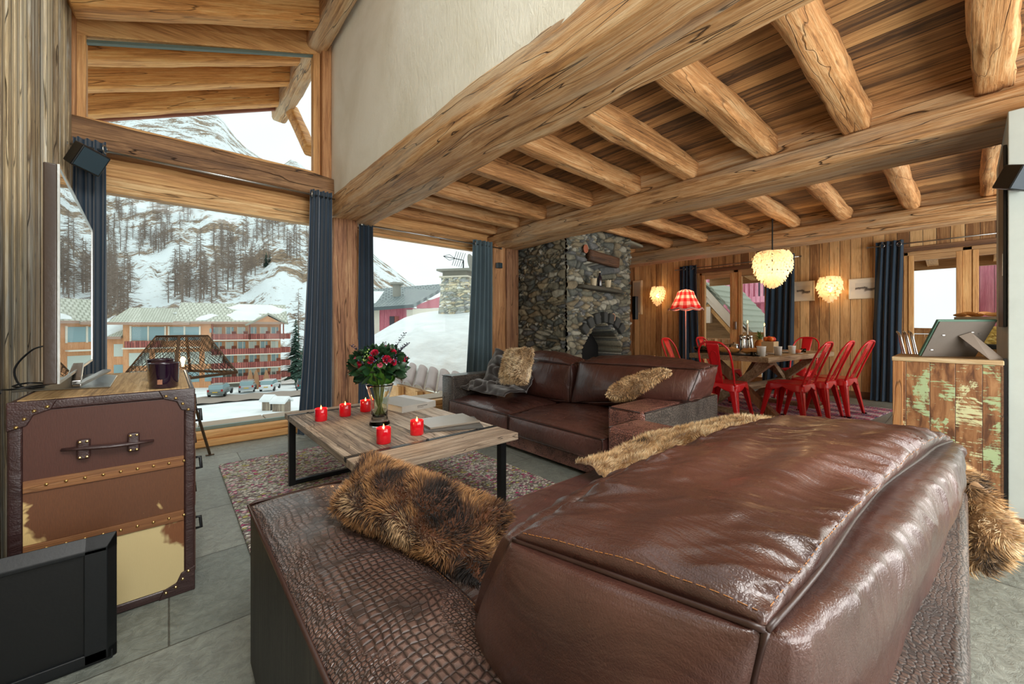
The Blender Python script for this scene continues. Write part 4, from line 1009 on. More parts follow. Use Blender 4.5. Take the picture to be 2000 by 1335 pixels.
O=at(1008,714,3.62); soft_pillow('fur_pillow',O,Vector((-.03,-.20,.02)),Vector((.06,.02,.15)),.07,'beige long-haired pillow lying on the dark throw at the far end of the sofa',[(176,146,108),(214,186,146),(236,212,176),(246,226,196),(224,196,154)],9000,.035,6)
O=at(1246,752,3.12); soft_pillow('fur_pillow',O,Vector((.10,-.215,.105)),Vector((-.10,-.06,.03)),.075,'tan fur pillow propped at a slant against the sofa arm nearer the dining table',[(150,114,76),(196,156,110),(226,190,142),(240,210,166),(206,168,122)],9000,.025,8)
# ------------------------------------------------------------------ stone fireplace
FX0,FX1,FY=4.06,5.60,3.56
M['stone']=vcol('FieldStone',.85,.6,30)
def stone_face(fn,nu,nv,W_,H_,seed,recess=None,skip=None):
    g=G(); g.c=[]
    pal=[(132,130,112),(160,154,132),(108,112,104),(184,182,164),(146,134,108),(120,122,120),(168,156,126),(94,96,88),(200,198,184)]
    for i in range(nu):
        for j in range(nv):
            a=i/(nu-1)*W_; b=j/(nv-1)*H_
            wx=a+.035*noise.noise(Vector((a*5,b*5,seed))); wz=b+.03*noise.noise(Vector((a*5,b*5,seed+7)))
            s1=5.2; s2=13.5
            d,p=noise.voronoi(Vector((wx*s1,wz*s2,seed)))
            e=min(1,(d[1]-d[0])/.28); h=hash((round(p[0].x,3),round(p[0].y,3),round(p[0].z,3)))%1000/1000
            d2,p2=noise.voronoi(Vector((wx*16,wz*26,seed+3))); e2=min(1,(d2[1]-d2[0])/.3)
            if h>.72: e=min(e,e2*.9+.1); h=(hash((round(p2[0].x,3),round(p2[0].y,3)))%1000)/1000
            disp=.045*(e**.5)*(.6+.7*h)+.006*noise.noise(Vector((a*30,b*30,1)))
            c=lin(pal[int(h*8.99)])[:3]; q=.25+.75*min(1,e*1.6); q*=.85+.3*noise.noise(Vector((a*12,b*12,4)))
            c=tuple(x*q for x in c)
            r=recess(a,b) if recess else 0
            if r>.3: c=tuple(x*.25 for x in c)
            g.v.append(Vector(fn(a,b,disp-r))); g.c.append(c)
    for i in range(nu-1):
        for j in range(nv-1): g._f((i*nv+j,(i+1)*nv+j,(i+1)*nv+j+1,i*nv+j+1))
    return g
fi=thing('fireplace','dark rough fieldstone fireplace with an arched opening and a small niche','fireplace',(4.83,4.05,0))
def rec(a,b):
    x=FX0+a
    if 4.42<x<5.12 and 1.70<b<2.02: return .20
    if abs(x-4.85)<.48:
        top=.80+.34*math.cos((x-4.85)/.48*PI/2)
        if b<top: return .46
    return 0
H_=2.62
g1=stone_face(lambda a,b,d:(FX0+a,FY-d,b),190,260,FX1-FX0,H_,3,rec)
g2=stone_face(lambda a,b,d:(FX0-d*.9,4.56-a,b),120,240,4.56-FY+.02,H_,13)
g3=stone_face(lambda a,b,d:(FX1+d*.6,FY+a,b),60,120,1.2,H_,23)
g1.c+=g2.c+g3.c; cc=g1.c; g1.add(g2); g1.add(g3); g1.c=cc
obj('stonework',g1,M['stone'],fi,smooth=True,world=True)
obj('lintel',G().log((4.47,FY-.075,2.115),(5.17,FY-.075,2.07),.09,.155,.006,3),wood('LintelDark',(48,32,22),(86,58,38),(120,84,58),'X',bump=.8),fi,smooth=True,world=True)
obj('shelf_stone',G().log((4.28,FY-.05,1.655),(5.2,FY-.05,1.635),.2,.06,.012,5),plain('ShelfStone',(84,80,68),.85),fi,smooth=True,world=True)
obj('hearth_back',G().box(4.3,5.4,FY+.40,FY+.5,0,1.2),plain('HearthBlack',(14,13,12),.9),fi,world=True)  # near-black slab closing the back of the opening
obj('cap_stone',G().log((5.45,FY-.0,2.44),(5.88,FY+.05,2.43),.24,.05,.01,6),plain('CapStone',(150,146,128),.85),fi,smooth=True,world=True)
g=G()
for k in range(7):
    z=.9+k*0; a=-.9+k*.3
    g.bar((4.85+.50*math.sin(a),FY-.045,.80+.36*math.cos(a)),(4.85+.64*math.sin(a),FY-.045,.80+.52*math.cos(a)),.09,.12)
obj('arch_stone',g,plain('ArchStone',(70,72,70),.85),fi,world=True,bevel=.02)
M['terra']=plain('Terracotta',(166,92,64),.7); M['cream']=plain('CreamCeramic',(214,196,166),.5)
def plaque(x,z,lab,rim):
    t=thing('wall_plaque',lab,'plaque',(x,FY-.06,z),group='round plaques on the fireplace')
    g=G().lathe([(0,0),(.048,0),(.05,.006),(.046,.012),(0,.012)],n=32,sy=1.25); 
    o=obj('disc',g,M['terra'],t,smooth=True); o.rotation_euler=(PI/2,0,0)
    g=G(); g.tube([(.046*math.cos(a*.2618),.0575*math.sin(a*.2618),.013) for a in range(25)],.004,6)
    for k in range(5): g.tube([(-.026,-.03+k*.015,.0125),(0,-.026+k*.015,.0125),(.026,-.03+k*.015,.0125)],.0022,5)
    o=obj('relief',g,M['cream'] if rim else plain('PaleTerracotta',(206,140,108),.7),t,smooth=True); o.rotation_euler=(PI/2,0,0)
plaque(4.41,2.195,'oval terracotta plaque high on the fireplace, left of the dark wooden lintel',0)
plaque(5.07,1.245,'cream-rimmed oval plaque low on the fireplace, just above the arched opening',1)
def cup_ribbed(x,lab):
    t=thing('cup',lab,'cup',(x,FY-.055,1.69),group='ribbed cups in the fireplace niche')
    g=G().grid(lambda u,v:((.034+.012*v+.0022*math.sin(u*2*PI*14))*math.cos(u*2*PI),(.034+.012*v+.0022*math.sin(u*2*PI*14))*math.sin(u*2*PI),v*.105+.004*math.sin(u*2*PI*7)*v),84,8,cu=True)
    g.lathe([(0,.003),(.034,.003)],n=20)
    obj('cup_wall',g,plain('PaleRibbedClay',(206,190,156),.5),t,smooth=True)
cup_ribbed(4.605,'pale ribbed cup left of the bottle on the fireplace shelf'); cup_ribbed(4.955,'pale ribbed cup right of the bottle on the fireplace shelf')
bt=thing('bottle','dark glass bottle with a pale stopper standing between two cups on the fireplace','bottle',(4.755,FY-.05,1.69))
obj('glass_body',G().lathe([(0,0),(.03,0),(.033,.01),(.034,.11),(.03,.14),(.014,.165),(.012,.2),(0,.2)],n=24),plain('DarkBottleGlass',(40,34,44),.08,Coat_Weight=.8),bt,smooth=True)
obj('stopper',G().lathe([(0,.2),(.012,.2),(.014,.21),(.012,.225),(0,.23)],n=16),M['cream'],bt,smooth=True)
# right of the fireplace
obj('loudspeaker',G().box(5.72,5.80,FY-.05,FY+.02,1.22,1.60),M['black'],None,bevel=.01,label='slim black upright loudspeaker on the wall just right of the fireplace',cat='speaker')
pf=thing('picture_frame','pale wooden frame seen edge-on on the plank wall beside the fireplace','picture frame',(7.965,4.83,1.76))
obj('frame',G().box(-.03,.03,-.10,.12,-.38,.38),plain('PaleWoodFrame',(216,190,150),.5),pf,bevel=.005)
obj('picture',G().box(-.034,-.03,-.07,.09,-.34,.34),plain('FadedPicture',(170,160,142),.7),pf)
# ------------------------------------------------------------------ lamps
M['shell']=NT('ShellPetals')
_t=M['shell']; _b=_t.bsdf(lin((246,226,186)),.45,Sheen_Weight=.1); _tr=_t.n('ShaderNodeBsdfTranslucent'); _tr.inputs[0].default_value=lin((250,232,200)); _mx=_t.n('ShaderNodeMixShader'); _mx.inputs[0].default_value=.45
_em=_t.n('ShaderNodeEmission'); _em.inputs[0].default_value=lin((255,226,176)); _em.inputs[1].default_value=.12; _ad=_t.n('ShaderNodeAddShader')
_t.l(_b.outputs[0],_mx.inputs[1]); _t.l(_tr.outputs[0],_mx.inputs[2]); _t.l(_mx.outputs[0],_ad.inputs[0]); _t.l(_em.outputs[0],_ad.inputs[1]); _t.l(_ad.outputs[0],_t.out.inputs[0]); M['shell']=_t.mat
def petals(prof,n,rows,s,sweep=2*PI,a0=0,seed=0):
    random.seed(seed); g=G()
    for k in range(rows):
        v=k/(rows-1); f=v*(len(prof)-1); i=min(int(f),len(prof)-2); r=lerp(prof[i][0],prof[i+1][0],f-i); z=lerp(prof[i][1],prof[i+1][1],f-i)
        m=max(3,int(n*r/max(p[0] for p in prof)))
        for j in range(m):
            a=a0+sweep*(j+.5*(k%2))/m+random.uniform(-.05,.05); c,s_=math.cos(a),math.sin(a)
            rr=r+random.uniform(-.012,.012); q=s*random.uniform(.8,1.2); tl=random.uniform(.2,.9)
            def f2(u,w):
                x=(u-.5)*q*(1-.35*w*w); y=w*q
                return (c*(rr+tl*.4*y+.3*q*(u-.5)**2)-s_*x, s_*(rr+tl*.4*y+.3*q*(u-.5)**2)+c*x, z-y*.85+q*.4)
            g.grid(f2,4,4)
    return g
cl=thing('pendant_lamp','large glowing pendant lamp of overlapping pale shells above the dining table','lamp',(5.83,1.62,1.60))
pr=[(.17,.44),(.205,.39),(.215,.31),(.195,.22),(.15,.13),(.085,.05),(.03,.01)]
obj('shell_shade',petals(pr,36,17,.040,seed=3),M['shell'],cl,smooth=True)
obj('inner_frame',G().tube([(0,0,.44),(0,0,.2)],.006,6),M['iron'],cl,smooth=True)
obj('ceiling_rod',G().tube([(0,0,.3),(0,0,1.02)],.008,8),M['iron'],cl)
def sconce(y,z,lab,s=1):
    t=thing('wall_lamp',lab,'lamp',(7.86,y,z),group='lit shell wall lamps on the plank wall')
    pr=[(.11*s,.17),(.135*s,.10),(.14*s,.02),(.115*s,-.07),(.06*s,-.15),(.02,-.19)]
    obj('shell_shade',petals(pr,18,10,.055,seed=int(y*10)),M['shell'],t,smooth=True)
    obj('wall_plate',G().box(.09,.14,-.04,.04,-.08,.08),M['brass'],t,bevel=.005)
    obj('bulb',G().lathe([(0,-.05),(.025,-.04),(.03,0),(.02,.04),(0,.05)],n=12),M['bulb'],t,smooth=True)
sconce(4.3,1.76,'glowing shell wall lamp left of the dining window, near the fireplace'); sconce(1.40,1.695,'glowing shell wall lamp between the two framed pictures on the plank wall',1.1)
fl=thing('floor_lamp','floor lamp with a red and white checked scalloped fabric shade on a thin pole','lamp',(6.95,3.27,0))
obj('base',G().lathe([(0,0),(.13,0),(.135,.008),(.03,.03),(.012,.05),(0,.05)],n=28),M['steel'],fl,smooth=True)
obj('pole',G().tube([(0,0,.04),(0,0,1.72)],.011,10),plain('PinkishPole',(206,160,150),.35),fl,smooth=True)
def check():
    t=NT('RedGingham'); tc=t.n('ShaderNodeTexCoord'); sp=t.n('ShaderNodeSeparateXYZ'); t.l(tc.outputs['UV'],sp.inputs[0])
    a=t.math('GREATER_THAN',t.math('FRACT',t.math('MULTIPLY',sp.outputs[0],12.0)),.5); b=t.math('GREATER_THAN',t.math('FRACT',t.math('MULTIPLY',sp.outputs[1],3.0)),.5)
    s=t.math('MULTIPLY',t.math('ADD',a,b),.5)
    c=t.ramp(s,[(0,lin((246,226,214))),(.4,lin((232,120,112))),(.9,lin((216,34,40)))],'CONSTANT')
    p=t.n('ShaderNodeBsdfPrincipled'); t.l(c,p.inputs['Base Color']); p.inputs['Roughness'].default_value=.9
    tr=t.n('ShaderNodeBsdfTranslucent'); t.l(c,tr.inputs[0]); m=t.n('ShaderNodeMixShader'); m.inputs[0].default_value=.4
    t.l(p.outputs[0],m.inputs[1]); t.l(tr.outputs[0],m.inputs[2]); t.l(m.outputs[0],t.out.inputs[0]); return t.mat
def shade_f(u,v):
    a=u*2*PI; r=lerp(.125,.27,v**1.5)+.006*math.sin(a*8)*v; z=1.77-.34*v-.028*abs(math.sin(a*4))*(1 if v>.85 else 0)
    if v<.12: r=.125*(v/.12)**.5*.9+.01
    return (r*math.cos(a),r*math.sin(a),z)
nu,nv=96,22
g=G().grid(shade_f,nu+1,nv); g.uv=[(i/nu,j/(nv-1)) for i in range(nu+1) for j in range(nv)]
obj('lamp_shade',g,check(),fl,smooth=True)
g=G().tube([(lerp(.125,.285,1)*math.cos(a*2*PI/96),.285*math.sin(a*2*PI/96),1.43-.028*abs(math.sin(a*2*PI/96*4))) for a in range(97)],.012,6)
obj('shade_trim',g,plain('PalePinkTrim',(240,196,186),.8),fl,smooth=True)
# pictures on the plank wall
def picture(y0,y1,z0,z1,lab,sd):
    t=thing('framed_picture',lab,'picture',(7.985,(y0+y1)/2,(z0+z1)/2)); w,h=(y1-y0)/2,(z1-z0)/2
    g=G(); b=.018; g.box(-.012,.012,-w,w,-h,-h+b); g.box(-.012,.012,-w,w,h-b,h); g.box(-.012,.012,-w,-w+b,-h+b,h-b); g.box(-.012,.012,w-b,w,-h+b,h-b)
    obj('frame',g,plain('CreamFrame',(226,214,190),.5),t,bevel=.003)
    obj('mat_board',G().box(-.004,.008,-w+b,w-b,-h+b,h-b),plain('MatBoard',(228,220,204),.8),t)
    tt=NT('OldMountainPhoto%d'%sd); co=tt.coord(scale=(1,1,1)); n=tt.noise(co,6,5); sp=tt.n('ShaderNodeSeparateXYZ'); tc=tt.n('ShaderNodeTexCoord'); tt.l(tc.outputs['Object'],sp.inputs[0])
    f=tt.math('ADD',tt.math('MULTIPLY',sp.outputs[2],6),n); tt.bsdf(tt.ramp(f,[(.30,lin((214,208,196))),(.42,lin((120,112,104))),(.55,lin((70,64,60))),(.62,lin((196,190,178))),(.8,lin((206,200,188)))]),.6)
    obj('photograph',G().box(-.006,-.004,-w*.62,w*.62,-h*.55,h*.55),tt.mat,t)
picture(1.62,1.92,1.53,1.86,'small framed mountain photograph partly behind the curtain of the dining window',1)
picture(.78,1.19,1.53,1.84,'wider framed mountain photograph left of the blue-green curtain',2)
# ------------------------------------------------------------------ dining table, chairs, tableware
t=NT('WovenDiningRug'); co=t.coord(scale=(1,1,1),rot=(0,0,.14)); ch=t.n('ShaderNodeTexBrick',offset=.5); t.l(co,ch.inputs['Vector']); ch.inputs['Scale'].default_value=7; ch.inputs['Mortar Size'].default_value=.09
ch.inputs['Color1'].default_value=lin((196,86,120)); ch.inputs['Color2'].default_value=lin((228,200,206)); ch.inputs['Mortar'].default_value=lin((90,76,104))
n=t.noise(co,20,4); sp=t.n('ShaderNodeSeparateXYZ'); t.l(co,sp.inputs[0]); st=t.math('GREATER_THAN',t.math('FRACT',t.math('MULTIPLY',sp.outputs[0],3.2)),.55)
c=t.mix(t.math('MULTIPLY',st,.5),ch.outputs[0],lin((236,224,220))); c=t.mix(t.math('GREATER_THAN',n,.56),c,lin((188,84,118)))
t.bsdf(c,.95,t.bump(n,.5,.006)); M['rug2']=t.mat
RR=-.13
dr_=obj('rug',G().box(-1.35,1.35,-.95,.95,0,.012),M['rug2'],bevel=.004,label='pink and white patterned rug under the dining table',cat='rug'); dr_.location=(6.0,1.72,0); dr_.rotation_euler=(0,0,RR)
FZ=.012
M['dint']=wood('DiningTableWood',(104,84,62),(164,138,104),(204,182,150),'X',bump=.6,crack=.4)
dtb=thing('dining_table','rustic pale-wood dining table on crossed timber legs, laid for breakfast','table',(5.97,1.76,FZ),RR)
TL,TW=.95,.47
obj('tabletop',G().box(-TL,TL,-TW,TW,.69,.75),M['dint'],dtb,bevel=.006)
for sx in (-1,1):
    for sy in (-1,1):
        obj('leg',G().bar((sx*.62-.0,sy*.40,0.04),(sx*.62,-sy*.34,.68),.10,.09),M['dint'] if sy>0 else M['postZ'],dtb,bevel=.006)
obj('leg_foot',G().box(-.68,-.56,-.44,.44,0,.05),M['dint'],dtb,bevel=.005); obj('leg_foot',G().box(.56,.68,-.44,.44,0,.05),M['dint'],dtb,bevel=.005)
obj('brace',G().bar((-.6,0,.33),(.6,0,.33),.07,.08),M['dint'],dtb,bevel=.005)
for sx in (-1,1): obj('brace',G().bar((sx*.6,0,.35),(sx*.15,0,.68),.05,.06),M['dint'],dtb,bevel=.005)
tr_=NT('RedEnamelSteel'); co=tr_.coord(rnd=True); n=tr_.noise(co,7,5,.65); k=tr_.ramp(n,[(.70,(0,0,0,1)),(.74,(1,1,1,1))])
tr_.bsdf(tr_.mix(k,lin((226,32,40)),lin((126,98,66))),.28,Coat_Weight=.3,Coat_Roughness=.15); M['redm']=tr_.mat
def chair():
    t=thing('metal_chair','x','chair',(0,0,0)); SW=.19; H=.45
    def seatf(u,v):
        a=u*2*PI; k=5.0; c,s=math.cos(a),math.sin(a); r=(abs(c)**k+abs(s)**k)**(-1/k)
        R=SW*v; return (c*r*R,s*r*R*.98,H-.008*(1-(v)**4)+.0)
    g=G().grid(seatf,48,10,cu=True)
    def skirt(u,v):
        a=u*2*PI; k=5.0; c,s=math.cos(a),math.sin(a); r=(abs(c)**k+abs(s)**k)**(-1/k)
        q=abs(math.sin(2*a))**.9; dp=.035+.055*q; R=SW+.004+.012*v
        return (c*r*R,s*r*R*.98,H-v*dp-.0)
    g.grid(skirt,64,6,cu=True)
    o=obj('seat',g,M['redm'],t,smooth=True); m=o.modifiers.new('S','SOLIDIFY'); m.thickness=.003
    for sx in (-1,1):
        for sy in (-1,1):
            g=G(); top=Vector((sx*(SW-.012),sy*(SW-.012),H-.03)); bot=Vector((sx*(SW+.045),sy*(SW+.045),0))
            for d in (Vector((-sx,0,0)),Vector((0,-sy,0))):
                def lf(u,v,d=d):
                    p=top.lerp(bot,v); w=lerp(.085,.030,v**.7); return tuple(p+d*w*u)
                g.grid(lf,4,10)
            o=obj('leg',g,M['redm'],t,smooth=True); m=o.modifiers.new('S','SOLIDIFY'); m.thickness=.006; m.offset=0
            obj('foot_cap',G().box(bot.x-.017,bot.x+.017,bot.y-.017,bot.y+.017,0,.014),M['black'],o)
    # back: bent tube hoop and central splat; chair faces +y
    lean=.20; B=-SW+.02; T=.92
    pts=[(-.165,B,H-.02),(-.172,B-lean*.35,H+.18),(-.165,B-lean*.72,H+.36),(-.12,B-lean*.93,T-.03),(-.06,B-lean,T),(.06,B-lean,T),(.12,B-lean*.93,T-.03),(.165,B-lean*.72,H+.36),(.172,B-lean*.35,H+.18),(.165,B,H-.02)]
    obj('back_frame',G().tube(smoothpts(pts,6),.011,8),M['redm'],t,smooth=True)
    def sp(u,v):
        w=lerp(.045,.068,v); return ((u-.5)*2*w,B-lean*v+.004*math.cos((u-.5)*PI),lerp(H-.01,T-.005,v))
    o=obj('splat',G().grid(sp,8,12),M['redm'],t,smooth=True); m=o.modifiers.new('S','SOLIDIFY'); m.thickness=.004
    ap=[(-.03,.15),(-.036,.6),(-.028,.74),(0,.80),(.028,.74),(.036,.6),(.03,.15)]
    obj('embossed_arch',G().tube(smoothpts([(x,B-lean*v-.004,lerp(H-.01,T-.005,v)) for x,v in ap],4),.0035,6),M['redm'],o,smooth=True)
    return t
ch0=chair(); FC=[]
def rz_for(fx,fy): return math.atan2(-fx,fy)
ux,uy=math.cos(RR),math.sin(RR)   # table long axis
def tp(a,b): return (5.97+a*ux-b*uy,1.76+a*uy+b*ux,FZ)
# (a,b) in the table frame, facing angle offset
specs=[((-1.07,-.06),-PI/2+.12,'red metal chair at the near end of the dining table, its back to the foreground'),
 ((-.48,-.50),0.0,'nearest of three red metal chairs in a row on the cabinet side of the table'),
 ((.04,-.54),.03,'middle one of the three red metal chairs in a row along the dining table'),
 ((.52,-.60),-.05,'farthest of the three red metal chairs in a row, in front of the plank wall'),
 ((1.20,.06),PI/2,'red metal chair at the far end of the dining table, facing the sofas'),
 ((-.62,.66),PI+.1,'red metal chair on the window side of the dining table, beside the checked floor lamp'),
 ((.30,.70),PI,'red metal chair on the window side, half hidden behind the one at the near end')]
for i,((a,b),r,lab) in enumerate(specs):
    x,y,z=tp(a,b)
    if i==0: ch0.location=(x,y,z); ch0.rotation_euler=(0,0,RR+r); ch0['label']=lab; ch0['group']='red metal dining chairs'
    else: dup(ch0,(x,y,z),RR+r,lab,'red metal dining chairs')
TZD=FZ+.75
def tt(a,b,z=TZD): x,y,_=tp(a,b); return (x,y,z)
M['ceram']=plain('WhiteCeramic',(232,232,226),.2,Coat_Weight=.4); M['bread']=plain('BreadCrust',(212,150,82),.6); M['tin']=plain('PolishedTin',(196,194,186),.18,Metallic=1.0)
def mug(a,b,lab,s=1,sc=1):
    t=thing('mug',lab,'mug',tt(a,b),group='white mugs on the dining table')
    obj('cup',G().lathe([(0,0),(.035*s,0),(.041*s,.09*s),(.043*s,.1*s),(.038*s,.1*s),(.033*s,.01),(0,.008)],n=28),M['ceram'],t,smooth=True)
    obj('handle',G().tube(smoothpts([(.038*s,0,.08*s),(.065*s,0,.075*s),(.066*s,0,.035*s),(.036*s,0,.025*s)],4),.005,6),M['ceram'],t,smooth=True)
mug(-.80,-.33,'white mug nearest the corner of the dining table',1.15); mug(-.46,-.36,'white mug second from the near corner on the dining table',1.05); mug(.0,-.33,'white mug farthest along the table, behind the row of chairs',1.0)
def plate(a,b,lab):
    t=thing('plate',lab,'plate',tt(a,b),group='white plates on the dining table'); obj('dish',G().lathe([(0,0),(.07,0),(.11,.012),(.112,.015),(.07,.006),(0,.004)],n=32),M['ceram'],t,smooth=True)
plate(-.62,-.20,'white plate beside the bread at the near end of the dining table'); plate(-.28,-.22,'white plate in the middle of the near side of the table'); plate(.15,-.20,'white plate before the second chair of the row'); plate(.15,.22,'white plate on the window side of the dining table')
ba=thing('bread_board','dark board with two crusty loaves at the near corner of the dining table','board',tt(-.76,-.02))
obj('board',G().box(-.16,.16,-.30,.26,0,.014),M['blacksat'],ba,bevel=.003)
def loaf(a,b,L,r,rz,lab,seed):
    g=G().grid(lambda u,v:(L*(u-.5),r*math.cos(v*2*PI)*max(.02,(1-abs(2*u-1)**2.6))**.5,r*.45+r*.8*math.sin(v*2*PI)*max(.02,(1-abs(2*u-1)**2.6))**.5+.004*math.sin(u*24)),22,16,cv=True)
    mn=min(v.z for v in g.v)
    for v in g.v: v.z-=mn
    o=obj('bread_loaf',g,M['bread'],None,smooth=True,label=lab,cat='bread',group='loaves on the board'); o.location=tt(a,b,TZD+.014); o.rotation_euler=(0,0,rz)
loaf(-.76,.07,.30,.045,1.3,'crusty loaf farther from the corner on the dark bread board',1); loaf(-.76,-.20,.22,.045,1.6,'crusty golden loaf nearest the corner on the dark bread board',2)
wr=thing('leafy_bowl','glass bowl filled with dark green leaves at the near end of the dining table','bowl',tt(-.76,.38))
random.seed(5); g=G()
for i in range(70): 
    a=random.uniform(0,6.28); r=random.uniform(0,.1); g.add(leaf(.05,.03,random.uniform(-.8,.8)),place(None,Vector((r*math.cos(a),r*math.sin(a)*.7,random.uniform(.02,.08))),Vector((random.gauss(0,1),random.gauss(0,1),.4))))
obj('leaves',g,plain('MossyLeaves',(70,92,52),.6),wr,smooth=True); obj('bowl',G().lathe([(0,0),(.07,0),(.12,.05),(.125,.075),(.118,.05),(.068,.006),(0,.006)],n=28),M['clear'],wr,smooth=True)
def coffeepot(a,b,lab):
    t=thing('coffee_pot',lab,'coffee pot',tt(a,b),group='steel pots on the dining table')
    obj('pot_body',G().lathe([(0,0),(.06,0),(.062,.01),(.045,.16),(.04,.2),(.047,.215),(.03,.23),(0,.235)],n=28),M['tin'],t,smooth=True)
    obj('handle',G().tube(smoothpts([(.045,0,.19),(.085,0,.18),(.088,0,.09),(.055,0,.05)],5),.006,6),M['tin'],t,smooth=True)
    obj('spout',G().tube([(-.04,0,.17),(-.07,0,.205)],[.016,.01],8),M['tin'],t,smooth=True)
coffeepot(-.20,.17,'polished steel pot in the middle of the dining table, left of the pair'); coffeepot(-.02,.17,'polished steel pot in the middle of the dining table, right of the pair')
jr=thing('glass_jar','clear lidded glass jar standing on the dining table before the steel pots','jar',tt(-.42,.17)); obj('jar_wall',G().lathe([(0,0),(.055,0),(.058,.01),(.058,.095),(.05,.105),(.048,.1),(.054,.09),(.054,.01),(0,.006)],n=28),M['clear'],jr,smooth=True); obj('lid',G().lathe([(0,.105),(.055,.105),(.055,.115),(.012,.125),(.014,.14),(0,.142)],n=24),M['tin'],jr,smooth=True)
obj('jam_fill',G().lathe([(0,.008),(.05,.008),(.05,.05),(0,.05)],n=20),plain('JamRed',(130,40,34),.3),jr,smooth=True)
tb_=obj('tumbler',G().lathe([(0,0),(.03,0),(.035,.10),(.032,.10),(.028,.005),(0,.005)],n=24),M['tin'],None,smooth=True,label='grey metal tumbler between the leafy bowl and the glass jar',cat='tumbler'); tb_.location=tt(-.58,.24)
def tealight(a,b,lab):
    t=thing('tealight',lab,'tealight',tt(a,b),group='tealights in glass holders'); obj('glass_holder',G().lathe([(0,0),(.028,0),(.032,.05),(.029,.05),(.026,.006),(0,.006)],n=20),M['clear'],t,smooth=True)
    obj('wax',G().lathe([(0,.006),(.024,.006),(.024,.022),(0,.022)],n=16),M['ceram'],t); obj('flame',G().lathe([(0,.024),(.004,.03),(.002,.04),(0,.045)],n=8),M['flame'],t,smooth=True)
tealight(-.88,-.28,'lit tealight in a glass at the very corner of the dining table'); tealight(.42,-.30,'lit tealight in a glass towards the far end of the dining table')
def candlestick(a,b,h,lab,lit=True):
    t=thing('candlestick',lab,'candle',tt(a,b),group='tall candles on the dining table')
    obj('holder',G().lathe([(0,0),(.045,0),(.048,.008),(.015,.02),(.012,.05),(.028,.06),(.03,.075),(.014,.085),(.014,.10),(.022,.11),(.022,.125),(0,.125)],n=24),M['tin'],t,smooth=True)
    obj('candle',G().lathe([(0,.12),(.012,.12),(.011,.12+h),(0,.12+h)],n=16),plain('IvoryWax',(226,222,206),.4),t,smooth=True)
    obj('flame',G().lathe([(0,.13+h),(.006,.142+h),(.004,.158+h),(0,.172+h)],n=10),M['flame'],t,smooth=True)
candlestick(.16,.06,.22,'lit ivory candle nearer the plank wall on the dining table, right of the pots'); candlestick(.12,.26,.26,'taller grey-lit ivory candle on the window side of the dining table, by the pineapple')
pn=thing('pineapple','whole pineapple with a spiky green crown standing on the dining table','pineapple',tt(.38,.22))
obj('fruit',G().grid(lambda u,v:((.02+.045*math.sin(PI*min(.97,.12+v*.85)))*(1+.05*math.sin(u*2*PI*9+v*14)*math.sin(u*2*PI*9-v*14))*math.cos(u*2*PI),(.02+.045*math.sin(PI*min(.97,.12+v*.85)))*(1+.05*math.sin(u*2*PI*9+v*14))*math.sin(u*2*PI),v*.16),48,20,cu=True),plain('PineappleSkin',(190,112,44),.6),pn,smooth=True)
g=G(); random.seed(9)
for k in range(34):
    a=k*2.4; el=lerp(.3,1.45,k/34); g.add(leaf(.12,.02,-.5),place(None,Vector((0,0,.155+.0006*k)),Vector((math.cos(a)*math.cos(el),math.sin(a)*math.cos(el),math.sin(el)))))
obj('crown',g,plain('PineappleCrown',(128,150,84),.5),pn,smooth=True)
bb=thing('fruit_box','tan cardboard box of red and orange fruit on the dining table behind the mugs','box',tt(-.10,-.12)); obj('box_walls',G().box(-.10,.10,-.07,.07,0,.15),plain('TanCard',(196,166,124),.7),bb,bevel=.004)
g=G(); random.seed(4)
fr_=None
for i,(x,y,c,r) in enumerate([(-.06,-.03,'o',.032),(0,.01,'r',.034),(.055,-.02,'r',.03),(-.05,.03,'o',.03),(.05,.03,'o',.031),(0,-.04,'r',.028)]):
    o=obj('fruit',G().lathe([(r*math.sin(PI*k/10),r-r*math.cos(PI*k/10)) for k in range(11)],n=18),plain('OrangePeel' if c=='o' else 'ApplePeel',(226,110,30) if c=='o' else (190,36,30),.4),None,smooth=True,label='%s fruit in the tan box on the dining table'%('orange' if c=='o' else 'red'),cat='fruit',group='orange fruit in the tan box' if c=='o' else 'red fruit in the tan box')
    P0=tt(-.10,-.12,TZD+.151); o.location=(P0[0]+x,P0[1]+y,P0[2])
cu=thing('teacup','small cup of orange tea on a saucer between the fruit box and the far mug','cup',tt(.10,-.36)); obj('saucer',G().lathe([(0,0),(.04,0),(.06,.01),(.04,.004),(0,.004)],n=24),M['ceram'],cu,smooth=True); obj('cup',G().lathe([(0,.006),(.022,.006),(.04,.05),(.037,.05),(.02,.012),(0,.01)],n=24),plain('OrangeCup',(222,120,70),.3),cu,smooth=True)
